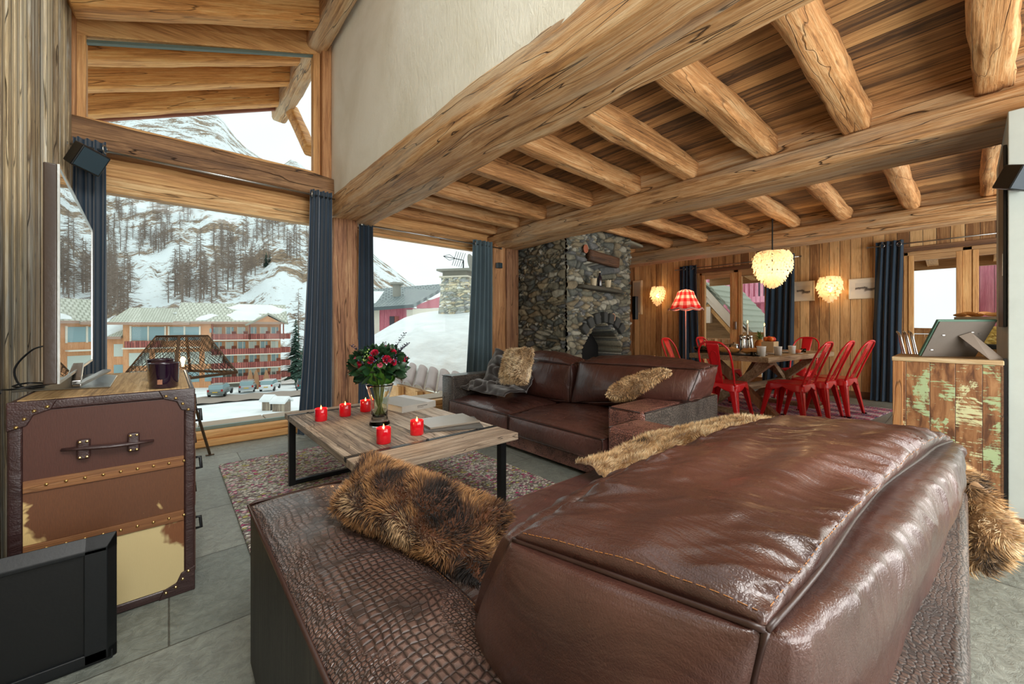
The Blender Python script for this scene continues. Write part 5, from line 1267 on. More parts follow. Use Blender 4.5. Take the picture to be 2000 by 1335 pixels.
# ------------------------------------------------------------------ right side: painted cabinet, kitchen, tv
def painted():
    t=NT('PaintedReclaimedWood'); tc=t.n('ShaderNodeTexCoord'); sp=t.n('ShaderNodeSeparateXYZ'); t.l(tc.outputs['Object'],sp.inputs[0])
    q=t.math('DIVIDE',t.math('ADD',sp.outputs[0],2.0),.098); fl=t.math('FLOOR',q); fr=t.math('FRACT',q)
    wn=t.n('ShaderNodeTexWhiteNoise',noise_dimensions='1D'); t.l(fl,wn.inputs['W']); r=wn.outputs['Value']
    cv=t.n('ShaderNodeCombineXYZ'); t.l(t.math('ADD',sp.outputs[0],t.math('MULTIPLY',r,9.0)),cv.inputs[0]); t.l(sp.outputs[1],cv.inputs[1]); t.l(sp.outputs[2],cv.inputs[2]); v=cv.outputs[0]
    va=t.n('ShaderNodeVectorMath',operation='MULTIPLY'); t.l(v,va.inputs[0]); va.inputs[1].default_value=(9,9,2)
    g=t.noise(va.outputs[0],3,5,.6,.6); base=t.ramp(g,[(.35,lin((96,60,38))),(.5,lin((150,102,64))),(.66,lin((180,134,90)))])
    vb=t.n('ShaderNodeVectorMath',operation='MULTIPLY'); t.l(v,vb.inputs[0]); vb.inputs[1].default_value=(6,6,5)
    vs=t.n('ShaderNodeVectorMath',operation='MULTIPLY'); t.l(v,vs.inputs[0]); vs.inputs[1].default_value=(4,4,60)
    m1=t.noise(vb.outputs[0],1.1,6,.7,.5); m2=t.noise(vs.outputs[0],1.5,3,.6); m=t.math('ADD',t.math('MULTIPLY',m1,.72),t.math('MULTIPLY',m2,.28))
    paint=t.ramp(r,[(0,lin((214,214,166))),(.25,lin((176,196,148))),(.45,lin((212,206,206))),(.6,lin((222,214,160))),(.8,lin((190,204,206)))],'CONSTANT')
    k=t.ramp(m,[(.53,(0,0,0,1)),(.565,(1,1,1,1))]); c=t.mix(k,base,paint)
    k2=t.ramp(t.noise(vb.outputs[0],.8,5,.7),[(.68,(0,0,0,1)),(.71,(1,1,1,1))]); c=t.mix(k2,c,lin((60,160,158)))
    k3=t.ramp(t.noise(vb.outputs[0],1.7,5,.7),[(.64,(0,0,0,1)),(.68,(1,1,1,1))]); c=t.mix(k3,c,lin((66,50,40)))
    ed=t.math('DIVIDE',t.math('MINIMUM',fr,t.math('SUBTRACT',1.0,fr)),.02,clamp=True); c=t.mix(ed,lin((50,32,20)),c)
    h=t.math('ADD',t.math('MULTIPLY',g,.4),t.math('ADD',t.math('MULTIPLY',k,.4),ed)); t.bsdf(c,.5,t.bump(h,.6,.005)); return t.mat
M['paint']=painted()
# left front corner (2.99,.27) and right front corner (3.43,-.13) on the floor plan
pa=Vector((3.33,.29)); pb_=Vector((3.33,-.132)); L=(pb_-pa).length; ang=math.atan2(pb_.y-pa.y,pb_.x-pa.x)
cab=thing('cabinet','reclaimed-wood cabinet with worn green, cream and blue paint, beside the white wall','cabinet',(pa.x,pa.y,0),ang)
D_=.42
obj('body',G().box(.012,L,0,D_-.02,.0,.895),M['paint'],cab,bevel=.004)
obj('corner_board',G().box(0,.045,-.006,D_-.015,0,.895),wood('CabinetCornerWood',(120,72,38),(176,120,70),(200,150,96),'Z',bump=.4),cab,bevel=.003)
obj('top_board',G().box(-.004,L+.004,-.008,D_-.01,.895,.92),wood('CabinetTopWood',(150,110,72),(196,164,118),(222,202,164),'X',bump=.4),cab,bevel=.004)
obj('side_edge',G().box(L-.006,L+.002,-.002,D_-.02,0,.89),M['base'],cab)
# photo frame standing on the cabinet, its back to us
fr=thing('photo_frame','grey photo frame with an easel back, seen from behind on the painted cabinet','photo frame',(3.385,.170,.92),math.radians(-49.5))
k=math.radians(30)
def fp_(x,z,o=0,sh=0): return (x, -z*math.sin(k)+o*math.cos(k), z*math.cos(k)+o*math.sin(k)+.004)
def slab2(x0,x1,xt0,xt1,z0,z1,o0,o1):
    return G().hull8([fp_(x0,z0,o0),fp_(x1,z0,o0),fp_(x1,z0,o1),fp_(x0,z0,o1),fp_(xt0,z1,o0),fp_(xt1,z1,o0),fp_(xt1,z1,o1),fp_(xt0,z1,o1)])
obj('backing',slab2(.165,.50,.235,.445,0,.20,0,.006),plain('GreyBacking',(112,104,96),.7),fr) if 0 else None
fx0,fx1=.0,.275
obj('backing',slab2(fx0,fx1,fx0,fx1,0,.235,0,.006),plain('GreyBacking',(112,104,96),.7),fr,bevel=.001)
obj('frame_edge',slab2(fx0-.007,fx1+.007,fx0-.007,fx1+.007,-.001,.242,.006,.02),plain('GreenGreyEdge',(92,128,112),.35),fr,bevel=.002)
g=G().hull8([(.23,.125,.15),(.275,.125,.165),(.275,.130,.165),(.23,.130,.15),(.23,.125,.15),(.275,.125,.165),(.275,.130,.165),(.23,.130,.15)])
g=G().hull8([(.20,-.165,.0),(.27,-.165,.0),(.27,-.161,.0),(.20,-.161,.0),(.125,-.080,.128),(.175,-.092,.15),(.175,-.088,.15),(.125,-.076,.128)])
obj('easel_leg',g,plain('EaselGrey',(124,112,100),.7),fr)
for x,z in ((fx0+.03,.05),(fx0+.05,.15),(fx1-.05,.16),(fx1-.09,.17)): 
    p=fp_(x,z,-.004); obj('clip',G().box(p[0]-.006,p[0]+.006,p[1]-.002,p[1]+.003,p[2]-.002,p[2]+.002),M['steel'],fr)
# wall television and speaker
tv2=thing('television','black flat television on the end of the white wall, seen edge-on','television',(3.66,-.14,1.6))
obj('casing',G().box(3.43,3.9,-.15,-.136,1.10,2.09),M['blacksat'],tv2,world=True,bevel=.003)
obj('side_button_strip',G().box(3.437,3.46,-.136,-.134,1.38,1.5),M['steel'],tv2,world=True)
t=thing('wall_speaker','black tilted loudspeaker at the right edge, high on the white wall','speaker',(3.33,-.19,1.87),group='small dark loudspeakers'); t.rotation_euler=(.25,-.35,.5)
obj('cabinet',G().box(-.06,.06,-.06,.06,-.06,.06),M['black'],t,bevel=.006); obj('grille',G().box(-.064,-.06,-.055,.055,-.055,.055),plain('SlateGrille',(40,56,66),.6),t); obj('wall_bracket',G().bar((0,0,0),(.07,-.02,0),.02,.02),M['iron'],t)
obj('gap_shade_strip',G().box(3.385,3.409,-.149,-.135,.09,.93),M['black'],None,label='narrow black strip standing in for the shaded gap between white wall and cabinet',cat='painted shade')  # black strip drawn for the shade in the gap beside the cabinet
# kitchen counter behind the cabinet with a straw lamp
kc=thing('kitchen_counter','wooden kitchen counter with a dark worktop behind the painted cabinet','counter',(5.2,-.35,0))
obj('body',G().box(4.75,6.0,-.75,-.01,0,.93),M['frameZ'],kc,world=True,bevel=.004); obj('worktop',G().box(4.72,6.02,-.78,.01,.93,.965),M['blacksat'],kc,world=True,bevel=.004)
ty=NT('GoldenStraw'); co=ty.coord(scale=(1,1,1)); n=ty.noise(ty.coord(scale=(22,22,60)),1.2,4,.6,1); ty.bsdf(ty.ramp(n,[(.35,lin((150,104,30))),(.52,lin((236,196,92))),(.68,lin((255,236,160)))]),.35,ty.bump(n,1,.02)); M['straw']=ty.mat
ld=thing('straw_sculpture','faceted golden straw ornament on the dark kitchen worktop behind the photo frame','ornament',(4.95,-.10,.965))
g=G().hull8([(-.09,-.12,0),(.10,-.12,0),(.10,.16,0),(-.09,.16,0),(-.06,-.13,.12),(.06,-.13,.12),(.06,.10,.18),(-.06,.10,.18)]); obj('straw_body',g,M['straw'],ld,bevel=.004)
br=thing('bread_tray','tray of croissants and rolls on top of the straw ornament','tray',(5.02,-.12,1.147))
obj('tray',G().box(-.10,.10,-.16,.18,0,.035),plain('TrayWood',(150,128,100),.6),br,bevel=.004)
for i in range(7):
    g=G().grid(lambda u,v:(.045*math.cos((u-.5)*2.2),.06*math.sin((u-.5)*2.2)*1.3,.016*math.sin(v*2*PI)*max(.05,1-abs(2*u-1)**2)**.5+.0) if False else ((.016*math.cos(v*2*PI)*max(.05,1-abs(2*u-1)**2)**.5+.02*math.cos((u-.5)*3)),.09*(u-.5),.016+.016*math.sin(v*2*PI)*max(.05,1-abs(2*u-1)**2)**.5),14,10,cv=True)
    o=obj('croissant',g,M['bread'],None,smooth=True,label='golden croissant lying on the tray above the straw ornament',cat='croissant',group='croissants on the tray'); o.location=(5.02+random.uniform(-.06,.04),-.24+i*.045,1.183+(.012 if i%2 else 0)); o.rotation_euler=(0,0,random.uniform(-.8,.8))
# transparent chairs at the right window
def ghost(x,y,lab,first=None):
    if first: return dup(first,(x,y,0),label=lab)
    t=thing('clear_chair',lab,'chair',(x,y,0),PI+.10,group='transparent bar chairs before the right window')
    obj('seat',G().box(-.17,.17,-.17,.17,.63,.645),M['clear'],t,bevel=.006)
    for sx in (-1,1):
        for sy in (-1,1): obj('leg',G().tube([(sx*.15,sy*.15,.63),(sx*.19,sy*.19,0)],.011,8),M['steel'],t,smooth=True)
    obj('backrest',G().grid(lambda u,v:(.16*math.sin((u-.5)*1.9),-.165-.07*v+.05*(1-math.cos((u-.5)*1.9)),.64+.40*v),14,10),M['clear'],t,smooth=True)
    obj('back_frame',G().tube(smoothpts([(-.155,-.15,.62),(-.15,-.19,.86),(-.13,-.215,1.0),(-.06,-.235,1.04),(.06,-.235,1.04),(.13,-.215,1.0),(.15,-.19,.86),(.155,-.15,.62)],5),.010,8),M['steel'],t,smooth=True)
    for k in (-1,0,1): obj('back_rod',G().tube(smoothpts([(k*.06,-.17,.64),(k*.065,-.20,.85),(k*.06,-.228,1.03)],4),.006,6),M['steel'],t,smooth=True)
    return t
gh=ghost(6.25,.27,'transparent bar chair with steel frame, leftmost of the three above the painted cabinet'); ghost(6.68,.25,'middle of the three transparent bar chairs above the painted cabinet',gh); ghost(7.11,.23,'transparent bar chair nearest the right window glass, last of the three',gh)
# ------------------------------------------------------------------ outside
def T(px,d,z):
    t=(px-1000)/FP; return Vector(((Fx+t*Fy)*d,(Fy-t*Fx)*d,z))
def zy(py,d): return EYE+(HOR-py)/FP*d
def snowmat(name,c=(238,243,243),b=.4,s=.5):
    t=NT(name); co=t.coord(); n=t.noise(co,s,6,.6); t.bsdf(t.ramp(n,[(.3,lin(tuple(int(x*.93) for x in c))),(.6,lin(c))]),.7,t.bump(n,b,.3)); return t.mat
M['snow']=snowmat('Snow'); M['snowN']=snowmat('SnowNear',b=.25,s=2.5)
def slope():
    t=NT('SnowyMountainside'); co=t.coord(); n=t.noise(co,.045,8,.68,.15); n2=t.noise(co,.55,6,.75,.1); n3=t.noise(co,.012,4,.5)
    f=t.math('ADD',t.math('MULTIPLY',n,.55),t.math('ADD',t.math('MULTIPLY',n2,.33),t.math('MULTIPLY',n3,.12)))
    br=t.ramp(t.noise(co,.5,4,.7),[(.35,lin((104,88,74))),(.65,lin((168,144,116)))])
    c=t.mix(t.ramp(f,[(.50,(0,0,0,1)),(.535,(1,1,1,1))]),lin((232,240,242)),br)
    t.bsdf(c,.9,t.bump(n2,.5,1)); return t.mat
M['slope']=slope()
def gz(d): return -7.6 if d<52 else lerp(-7.6,-9.2,min(1,(d-52)/20))
g=G().grid(lambda u,v:T(lerp(-700,1000,u),lerp(9,76,v**1.3),gz(lerp(9,76,v**1.3))+.5*noise.noise(Vector((u*30,v*14,1)))*(1 if lerp(9,76,v**1.3)<40 else .2)),70,40)
struct('floor_snow_field',g,M['snow'],smooth=True)
g=G().grid(lambda u,v:T(lerp(330,640,u),lerp(42.0,50.5,u)+lerp(0,4.2,v),-7.42+.05*math.sin(u*40+v*5)),40,5)
obj('road',g,plain('SlushyRoad',(150,136,124),.8),smooth=True,label='brown slushy road curving past the parked cars below the window',cat='road')
SK=[(-900,60),(0,140),(380,205),(432,228),(455,262),(480,290),(510,309),(548,326),(566,312),(585,318),(604,338),(650,395),(730,497),(815,562),(900,610),(1100,640)]
def sky_y(p):
    for (a,b),(c,d) in zip(SK,SK[1:]):
        if p<=c: return lerp(b,d,(p-a)/(c-a))
    return 640
def mz(px,d):
    zt=zy(sky_y(px),620)
    if zt<248: return -9.2+(zt+9.2)/257.2*(mz0(248,d)+9.2)
    return mz0(zt,d)
def mz0(zt,d):
    s=(d-74)/(620-74)
    base=-9.2+.42*(d-74) if d<210 else -9.2+.42*136+(zt+9.2-57)*((d-210)/410)
    return base
def mt(u,v):
    px=lerp(-900,1100,u); d=74+546*v**1.25
    z=mz(px,d); zt=zy(sky_y(px),620)
    a=noise.noise(Vector((px*.01,d*.02,3)))*9*min(1,(d-74)/60)*(1-v)**.3+noise.noise(Vector((px*.05,d*.06,8)))*3*min(1,(d-74)/60)*(1-v*.6)
    return T(px,d,z+a)
g=G().grid(mt,170,110)
mtn=struct('floor_mountainside',g,M['slope'],smooth=True)
# bare larches
M['bark']=plain('LarchBark',(140,124,112),.9)
def larch(h,seed,n=110):
    random.seed(seed); g=G(); g.tube([(0,0,-.5),(0,0,h*.5),(0,0,h)],[.16,.10,.02],5)
    for i in range(n):
        z=h*lerp(.16,.97,(i/n)**.9); L=h*.21*(1-z/h)**.75+.25; a=random.uniform(0,2*PI); L*=random.uniform(.6,1.15)
        p=Vector((0,0,z)); e=Vector((math.cos(a)*L,math.sin(a)*L,z-.12*L)); w=Vector((0,0,.05))
        k=len(g.v); g.v+=[p+w,p-w,e]; g._f((k,k+1,k+2))
        for j in range(4):
            q=p.lerp(e,.3+.2*j); dd=Vector((math.cos(a+random.uniform(-1.4,1.4)),math.sin(a+random.uniform(-1.4,1.4)),random.uniform(-.6,-.1)))*L*.35; k=len(g.v)
            g.v+=[q+w*.9,q-w*.9,q+dd]; g._f((k,k+1,k+2))
    return g
lv=[obj('bare_larch',larch(11,i),M['bark'],None,label='bare brown larch standing on the snowy mountainside',cat='tree',group='bare larches on the mountainside') for i in range(4)]
random.seed(21); k=0; pos=[]
for i in range(10000):
    if k>=285: break
    px=random.uniform(120,640); v=random.random()**1.5; d=lerp(92,290,v)
    if px>640-(d-90)*.2 and px>600: continue
    dn=noise.noise(Vector((px*.012,d*.02,5)))+.25*noise.noise(Vector((px*.06,d*.1,2)))
    if dn<(-.02 if 150>d>100 else -.12): continue
    z=mz(px,d)+noise.noise(Vector((px*.01,d*.02,3)))*9*min(1,(d-74)/60)*(1-((d-74)/546)**.8)**.3+noise.noise(Vector((px*.05,d*.06,8)))*3*min(1,(d-74)/60)
    if z<2: continue
    s=random.uniform(.75,1.25)*(1.15 if d<130 else 1)
    p=T(px,d,z-.3)
    if k<4: o=lv[k]; o.location=p; o.scale=(s,s,s); o.rotation_euler=(0,0,random.uniform(0,6))
    else: dup(lv[k%4],p,random.uniform(0,6),scale=s)
    k+=1
def spruce(h,seed):
    random.seed(seed); g=G()
    g.tube([(0,0,-.3),(0,0,h)],[.15,.02],5)
    for i in range(90):
        z=h*lerp(.06,.98,i/90); L=h*.24*(1-z/h)**.85+.15; 
        for q in range(3):
            a=random.uniform(0,2*PI); e=Vector((math.cos(a)*L,math.sin(a)*L,z-.28*L)); s=Vector((-math.sin(a),math.cos(a),0))*L*.22; k=len(g.v)
            g.v+=[Vector((0,0,z+.1)),Vector((0,0,z))+e*0+(e-Vector((0,0,z)))*.5+s,e,(e-Vector((0,0,z)))*.5+Vector((0,0,z))-s]; g._f((k,k+1,k+2,k+3))
    return g
M['spruce']=plain('SpruceGreen',(70,98,84),.9)
sp0=None
for px,d,z,s,lab in [(592,62,-8.3,.72,'green spruce beside the right end of the apartment building'),(520,150,28,.8,'small dark spruce on the open snow of the mountainside, left one'),(527,152,28,.65,'small dark spruce on the open snow of the mountainside, right one'),(578,70,-8.6,1.25,'tall spruce half hidden by the curtain right of the apartment building')]:
    if sp0 is None: sp0=obj('spruce',spruce(9,2),M['spruce'],None,label=lab,cat='tree'); sp0.location=T(px,d,z); sp0.scale=(s,)*3
    else: dup(sp0,T(px,d,mz(px,d)-.3 if d>100 else z),1.0,lab,scale=s)
bigl=obj('bare_larch',larch(17,44,110),M['bark'],None,label='tallest bare larch, rising right of the apartment building',cat='tree'); bigl.location=T(583,73,-9)
# ---- apartment buildings
M['ocher']=wood('OchreCladding',(190,132,88),(212,152,106),(222,168,124),'Z',plank=('X',.5),pvar=.2,bump=.2,crack=0,knots=0)
M['trimc']=plain('CreamTrim',(232,224,206),.7); M['rail']=wood('RedBrownRailing',(130,62,56),(162,86,76),(180,108,94),'Z',plank=('X',.3),pvar=.5,gap=.05,crack=0,knots=0)
M['pane']=NT('WindowPaneDark'); M['pane'].bsdf(lin((130,160,164)),.15,Specular_IOR_Level=.8); M['pane']=M['pane'].mat
M['panelb']=plain('BrownPanel',(140,74,54),.7); M['curt']=plain('PaleNetCurtain',(206,214,204),.9); M['stoneb']=plain('StoneBase',(160,158,148),.9)
def roofmat():
    t=NT('GreyGreenTiles'); co=t.coord('UV'); br=t.n('ShaderNodeTexBrick',offset=.5); t.l(co,br.inputs['Vector']); br.inputs['Scale'].default_value=1; br.inputs['Brick Width'].default_value=.035; br.inputs['Row Height'].default_value=.12; br.inputs['Mortar Size'].default_value=.006
    br.inputs['Color1'].default_value=lin((188,190,174)); br.inputs['Color2'].default_value=lin((204,206,192)); br.inputs['Mortar'].default_value=lin((150,152,136))
    t.bsdf(br.outputs[0],.7); return t.mat
M['roofg']=roofmat()
def quadroof(pts,n=1):
    g=G(); g.v=[Vector(p) for p in pts]; g._f((0,1,2,3)); g.uv=[(0,0),(1,0),(1,1),(0,1)]; return g
class Facade:
    def __init__(s,A,B,z0,z1,dep): 
        s.A=A; s.B=B; s.z0=z0; s.z1=z1; s.dep=dep; d=(B-A); s.L=d.length; s.x=d.normalized(); s.n=Vector((s.x.y,-s.x.x,0)); 
        if s.n.dot(A)>0: s.n=-s.n          # faces us
    def p(s,a,o,z): q=s.A+s.x*a+s.n*o; return Vector((q.x,q.y,z))
    def box(s,g,a0,a1,o0,o1,z0,z1): return g.hull8([s.p(a0,o1,z0),s.p(a1,o1,z0),s.p(a1,o0,z0),s.p(a0,o0,z0),s.p(a0,o1,z1),s.p(a1,o1,z1),s.p(a1,o0,z1),s.p(a0,o0,z1)])
    def loc(s): return s.p(s.L/2,-s.dep/2,s.z0)
def bpart(name,g,m,t,**k): return obj(name,g,m,t,world=True,**k)
# right-hand block with balconies
F=Facade(T(415,62,0),T(548,67,0),-8.4,1.6,11)
A_=thing('apartment_building','four-storey ochre apartment block with long red-brown balconies and a snow-patched roof','building',F.loc())
bpart('wall',F.box(G(),0,F.L,-F.dep,0,-8.6,1.7),M['ocher'],A_)
bpart('stone_base',F.box(G(),-.05,F.L+.05,-1,.05,-9,-6.4),M['stoneb'],A_)
for k,z in enumerate((-.95,-3.3,-5.5,-7.7)):
    bpart('balcony_slab',F.box(G(),0,F.L,0,1.5,z-.12,z+.05),M['trimc'],A_)
    bpart('balcony_rail',F.box(G(),0,F.L,1.42,1.5,z+.05,z+.95),M['rail'],A_)
    n=6; w=F.L/n
    for j in range(n):
        f=bpart('window',F.box(G(),j*w+.25,(j+1)*w-.35,.0,.05,z+.15,z+2.0),M['pane'] if (j+k)%2 else M['curt'],A_)
        o=obj('window_frame',F.box(F.box(G(),j*w+.1,j*w+.25,0,.1,z+.05,z+2.05),(j+.55)*w-.06,(j+.55)*w+.06,0,.1,z+.05,z+2.05),M['trimc'],f); o.location=-A_.location
        if (j+k)%3: bpart('divider_panel',F.box(G(),(j+.62)*w,(j+.98)*w,.1,.2,z+.1,z+1.35),M['panelb'],A_)
# low pitched roof: front slope, ridge behind
def roof(Fc,par,a0,a1,ze,zr_,ov=1.6,back=True,snow=None):
    m=-Fc.dep/2
    q=quadroof([Fc.p(a0,ov,ze),Fc.p(a1,ov,ze),Fc.p(a1,m,zr_),Fc.p(a0,m,zr_)]); r=bpart('roof',q,M['roofg'],par)
    md=r.modifiers.new('S','SOLIDIFY'); md.thickness=.3; md.offset=-1
    r2=bpart('roof',quadroof([Fc.p(a1,-Fc.dep-ov,ze),Fc.p(a0,-Fc.dep-ov,ze),Fc.p(a0,m,zr_),Fc.p(a1,m,zr_)]),M['roofg'],par); md=r2.modifiers.new('S','SOLIDIFY'); md.thickness=.3; md.offset=-1
    e=bpart('eave_board',Fc.box(G(),a0,a1,ov-.1,ov+.05,ze-.35,ze+.02),plain('EaveBoard',(176,146,128),.7),par)
    if snow:
        for (s0,s1,u0,u1,sh) in snow:
            def sf(u,v):
                e_=.5-.5*math.cos(2*PI*u); a=lerp(s0,s1,u)+sh*v; w=lerp(u0,u1,v); w=lerp((u0+u1)/2,w,min(1,e_*2.2+.15)); o=lerp(ov,m,w); return Fc.p(a,o,lerp(ze,zr_,w)+.10*(1-abs(2*v-1)**3))
            bpart('roof_snow',G().grid(sf,24,8),M['snow'],par,smooth=True)
roof(F,A_,-4.5,F.L+1.0,1.9,5.1,snow=[(2.2,11,.45,.98,-1),(1.8,6.5,.08,.6,0)])
# gable over the balconies
ga,gb,gm=4.9,9.6,7.3
g=G(); zp=3.15
g.poly([F.p(ga,1.7,1.7),F.p(gb,1.7,1.7),F.p(gm,1.7,zp-.2)]); g.poly([F.p(ga,1.72,1.7),F.p(gm,1.72,zp-.2),F.p(gm,1.72,1.7)])
bpart('gable_wall',G().hull8([F.p(ga,1.4,1.6),F.p(gb,1.4,1.6),F.p(gb,1.6,1.6),F.p(ga,1.6,1.6),F.p(gm-.05,1.4,zp-.25),F.p(gm+.05,1.4,zp-.25),F.p(gm+.05,1.6,zp-.25),F.p(gm-.05,1.6,zp-.25)]),M['ocher'],A_)
for a,b in ((ga-.6,gm),(gb+.6,gm)):
    r=bpart('gable_roof',quadroof([F.p(a,2.0,1.45),F.p(b,2.0,zp),F.p(b,-3,zp+.25),F.p(a,-2,1.9)]),M['roofg'],A_); md=r.modifiers.new('S','SOLIDIFY'); md.thickness=.25
for a in (.1,4.9,9.6,F.L-.1): bpart('post',F.box(G(),a-.1,a+.1,1.3,1.5,-1,1.8),M['panelb'],A_)
# side balconies at the right end
for z in (-.95,-3.3,-5.5,-7.5): bpart('balcony_rail',F.box(G(),F.L,F.L+1.5,-3,-.6,z,z+.9),M['rail'],A_)
# middle block
F2=Facade(T(240,57,0),T(412,61,0),-8.2,1.5,10)
B_=thing('apartment_building','lower ochre building with wide grey roof left of the balcony block, behind the mesh lamp','building',F2.loc())
bpart('wall',F2.box(G(),0,F2.L,-F2.dep,0,-8.6,1.6),M['ocher'],B_)
roof(F2,B_,-1.2,F2.L*.78,1.75,4.1,1.3,snow=[(6.2,11,.15,.95,-1.5)])
for a0,a1 in ((1.0,4.8),(5.4,9.0)):
    f=bpart('window',F2.box(G(),a0,a1,0,.06,-.9,1.1),M['pane'],B_); o=obj('window_frame',F2.box(F2.box(F2.box(G(),a0-.2,a0,0,.15,-1,1.2),a1,a1+.2,0,.15,-1,1.2),(a0+a1)/2-.1,(a0+a1)/2+.1,0,.12,-1,1.2),M['trimc'],f); o.location=-B_.location
bpart('window',F2.box(G(),10.3,10.95,0,.05,.2,.85),M['pane'],B_); bpart('balcony_rail',F2.box(G(),.6,4.8,1.0,1.08,-1.9,-.95),M['rail'],B_); bpart('balcony_slab',F2.box(G(),.3,9.2,0,1.1,-2.1,-1.9),M['trimc'],B_)
for j in range(4): bpart('window',F2.box(G(),.7+j*3,3+j*3,0,.05,-4.6,-2.7),M['curt'],B_); bpart('window',F2.box(G(),.7+j*3,3+j*3,0,.05,-7.3,-5.4),M['pane'],B_)
# left wing and far-left block (also mirrored by the television)
F3=Facade(T(120,55,0),T(240,57.5,0),-8.2,-.6,9)
C_=thing('apartment_building','low ochre wing with a snow-covered roof at the left of the big window','building',F3.loc())
bpart('wall',F3.box(G(),0,F3.L,-F3.dep,0,-8.6,-.5),M['ocher'],C_); roof(F3,C_,-1,F3.L+.2,-.3,2.2,1.0,snow=[(0,F3.L,.02,.98,0)])
for j in range(4): bpart('window',F3.box(G(),.8+j*2.4,2.4+j*2.4,0,.05,-3.2,-1.4),M['curt'],C_); bpart('window',F3.box(G(),.8+j*2.4,2.4+j*2.4,0,.05,-6.4,-4.4),M['pane'],C_)
# ---- cars
def car(px,d,rz,col,lab,s=1,estate=True):
    t=thing('car',lab,'car',T(px,d,gz(d)+.12),rz,group='cars parked in the snow')
    m=plain('CarPaint_'+str(col),col,.25,Coat_Weight=.6)
    prof=[(-2.05,.35),(-2.1,.8),(-1.95,.98),(-.95 if not estate else -.8,1.02),(0,1.0),(1.05,.92),(1.95,.78),(2.1,.55),(2.05,.32)]
    obj('body',G().prism(prof,-.83,.83,'y'),m,t,bevel=.08,seg=3)
    cab_=[(-1.95,.95),(-1.8,1.5),(-.2,1.53),(.45,1.4),(1.15,.93)] if estate else [(-1.5,.98),(-.9,1.42),(.1,1.43),(.5,1.33),(1.15,.93)]
    gl=obj('windows',G().prism(cab_,-.74,.74,'y'),M['pane'] if col[0]>100 else plain('TintedGlass',(70,82,84),.15),t,bevel=.05)
    obj('roof_panel',G().box(-1.7 if estate else -.9,.25,-.68,.68,1.47 if estate else 1.38,1.56 if estate else 1.46),m,t,bevel=.04)
    for x in (-1.3,1.3):
        for y in (-.8,.8): 
            g=G(); 
            for v in G().lathe([(0,-.1),(.32,-.1),(.34,0),(.32,.1),(0,.1)],n=18).v: pass
            w=G().lathe([(0,-.1),(.32,-.1),(.34,0),(.32,.1),(0,.1)],n=18)
            for v in w.v: v[:]=(x+v.x,y+v.z,.34+v.y)
            obj('wheel',w,M['black'],t,smooth=True)
    for y in (-.7,.7): obj('tail_light',G().box(-2.12,-2.03,y-.1,y+.1,.75,1.0),plain('TailLightRed',(170,40,30),.3),t)
    obj('number_plate',G().box(-2.13,-2.1,-.26,.26,.62,.74),plain('PlateYellow',(216,180,70),.5),t)
    return t
car(431,49.5,math.radians(70),(122,132,130),'dark grey estate car nearest below the window, rear towards us')
car(484,53.5,math.radians(78),(168,176,178),'silver-grey car parked between the dark grey estate and the white car')
car(528,55.5,math.radians(66),(232,236,236),'white car parked before the wrapped shrubs, right of the silver one')
car(592,56,math.radians(80),(60,110,112),'teal car half hidden by the curtain at the right end of the car park')
for i,(px,d) in enumerate([(489,58),(500,58.5),(520,59)]):
    g=G().lathe([(.3,0),(.45,.6),(.35,1.8),(.12,2.7),(0,2.9)],n=10); o=obj('wrapped_shrub',g,plain('WrappedBurlap',(176,132,96),.9),None,smooth=True,label=['left','middle','right'][i]+' one of three burlap-wrapped shrubs before the apartment balconies',cat='shrub'); o.location=T(px,d,gz(d))
for px,d,w,lab in ((526,41.5,.9,'smaller grey wooden hut with a snowy roof, left of the larger one'),(550,40.5,1.3,'larger grey wooden hut with a snowy roof below the window')):
    b=T(px,d,-7.75); t=thing('hut',lab,'hut',b,-.75)
    obj('walls',G().box(-w/2,w/2,-.5,.5,0,1.15),wood('HutWood',(120,104,88),(160,144,124),(186,172,150),'Z',plank=('X',.15),crack=0),t)
    obj('gable',G().prism([(-w/2,1.15),(w/2,1.15),(0,1.5)],-.5,.5,'y') if 0 else G().prism([(-.5,1.15),(.5,1.15),(0,1.5)],-w/2,w/2,'x'),M['stoneb'],t)
    g=G(); g.hull8([(-w/2-.15,-.75,1.08),(w/2+.15,-.75,1.08),(w/2+.15,0,1.5),(-w/2-.15,0,1.5),(-w/2-.15,-.75,1.3),(w/2+.15,-.75,1.3),(w/2+.15,0,1.75),(-w/2-.15,0,1.75)]); g.hull8([(-w/2-.15,0,1.5),(w/2+.15,0,1.5),(w/2+.15,.75,1.08),(-w/2-.15,.75,1.08),(-w/2-.15,0,1.75),(w/2+.15,0,1.75),(w/2+.15,.75,1.3),(-w/2-.15,.75,1.3)])
    obj('snowy_roof',g,M['snow'],t)
# coping stones outside the two big windows
cop=thing('balcony_coping','low stone-slab coping outside the big window, beyond the sill','coping',(1.4,4.97,.06))
x=-.9
while x<3.9:
    obj('slab',G().box(x+.004,x+.556,4.80,5.14,.06,.125),plain('CopingStone',(176,160,142),.85),cop,world=True,bevel=.008); x+=.56
obj('coping_wall',G().box(-.9,4.0,4.82,5.1,-.6,.06),M['stoneb'],cop,world=True)
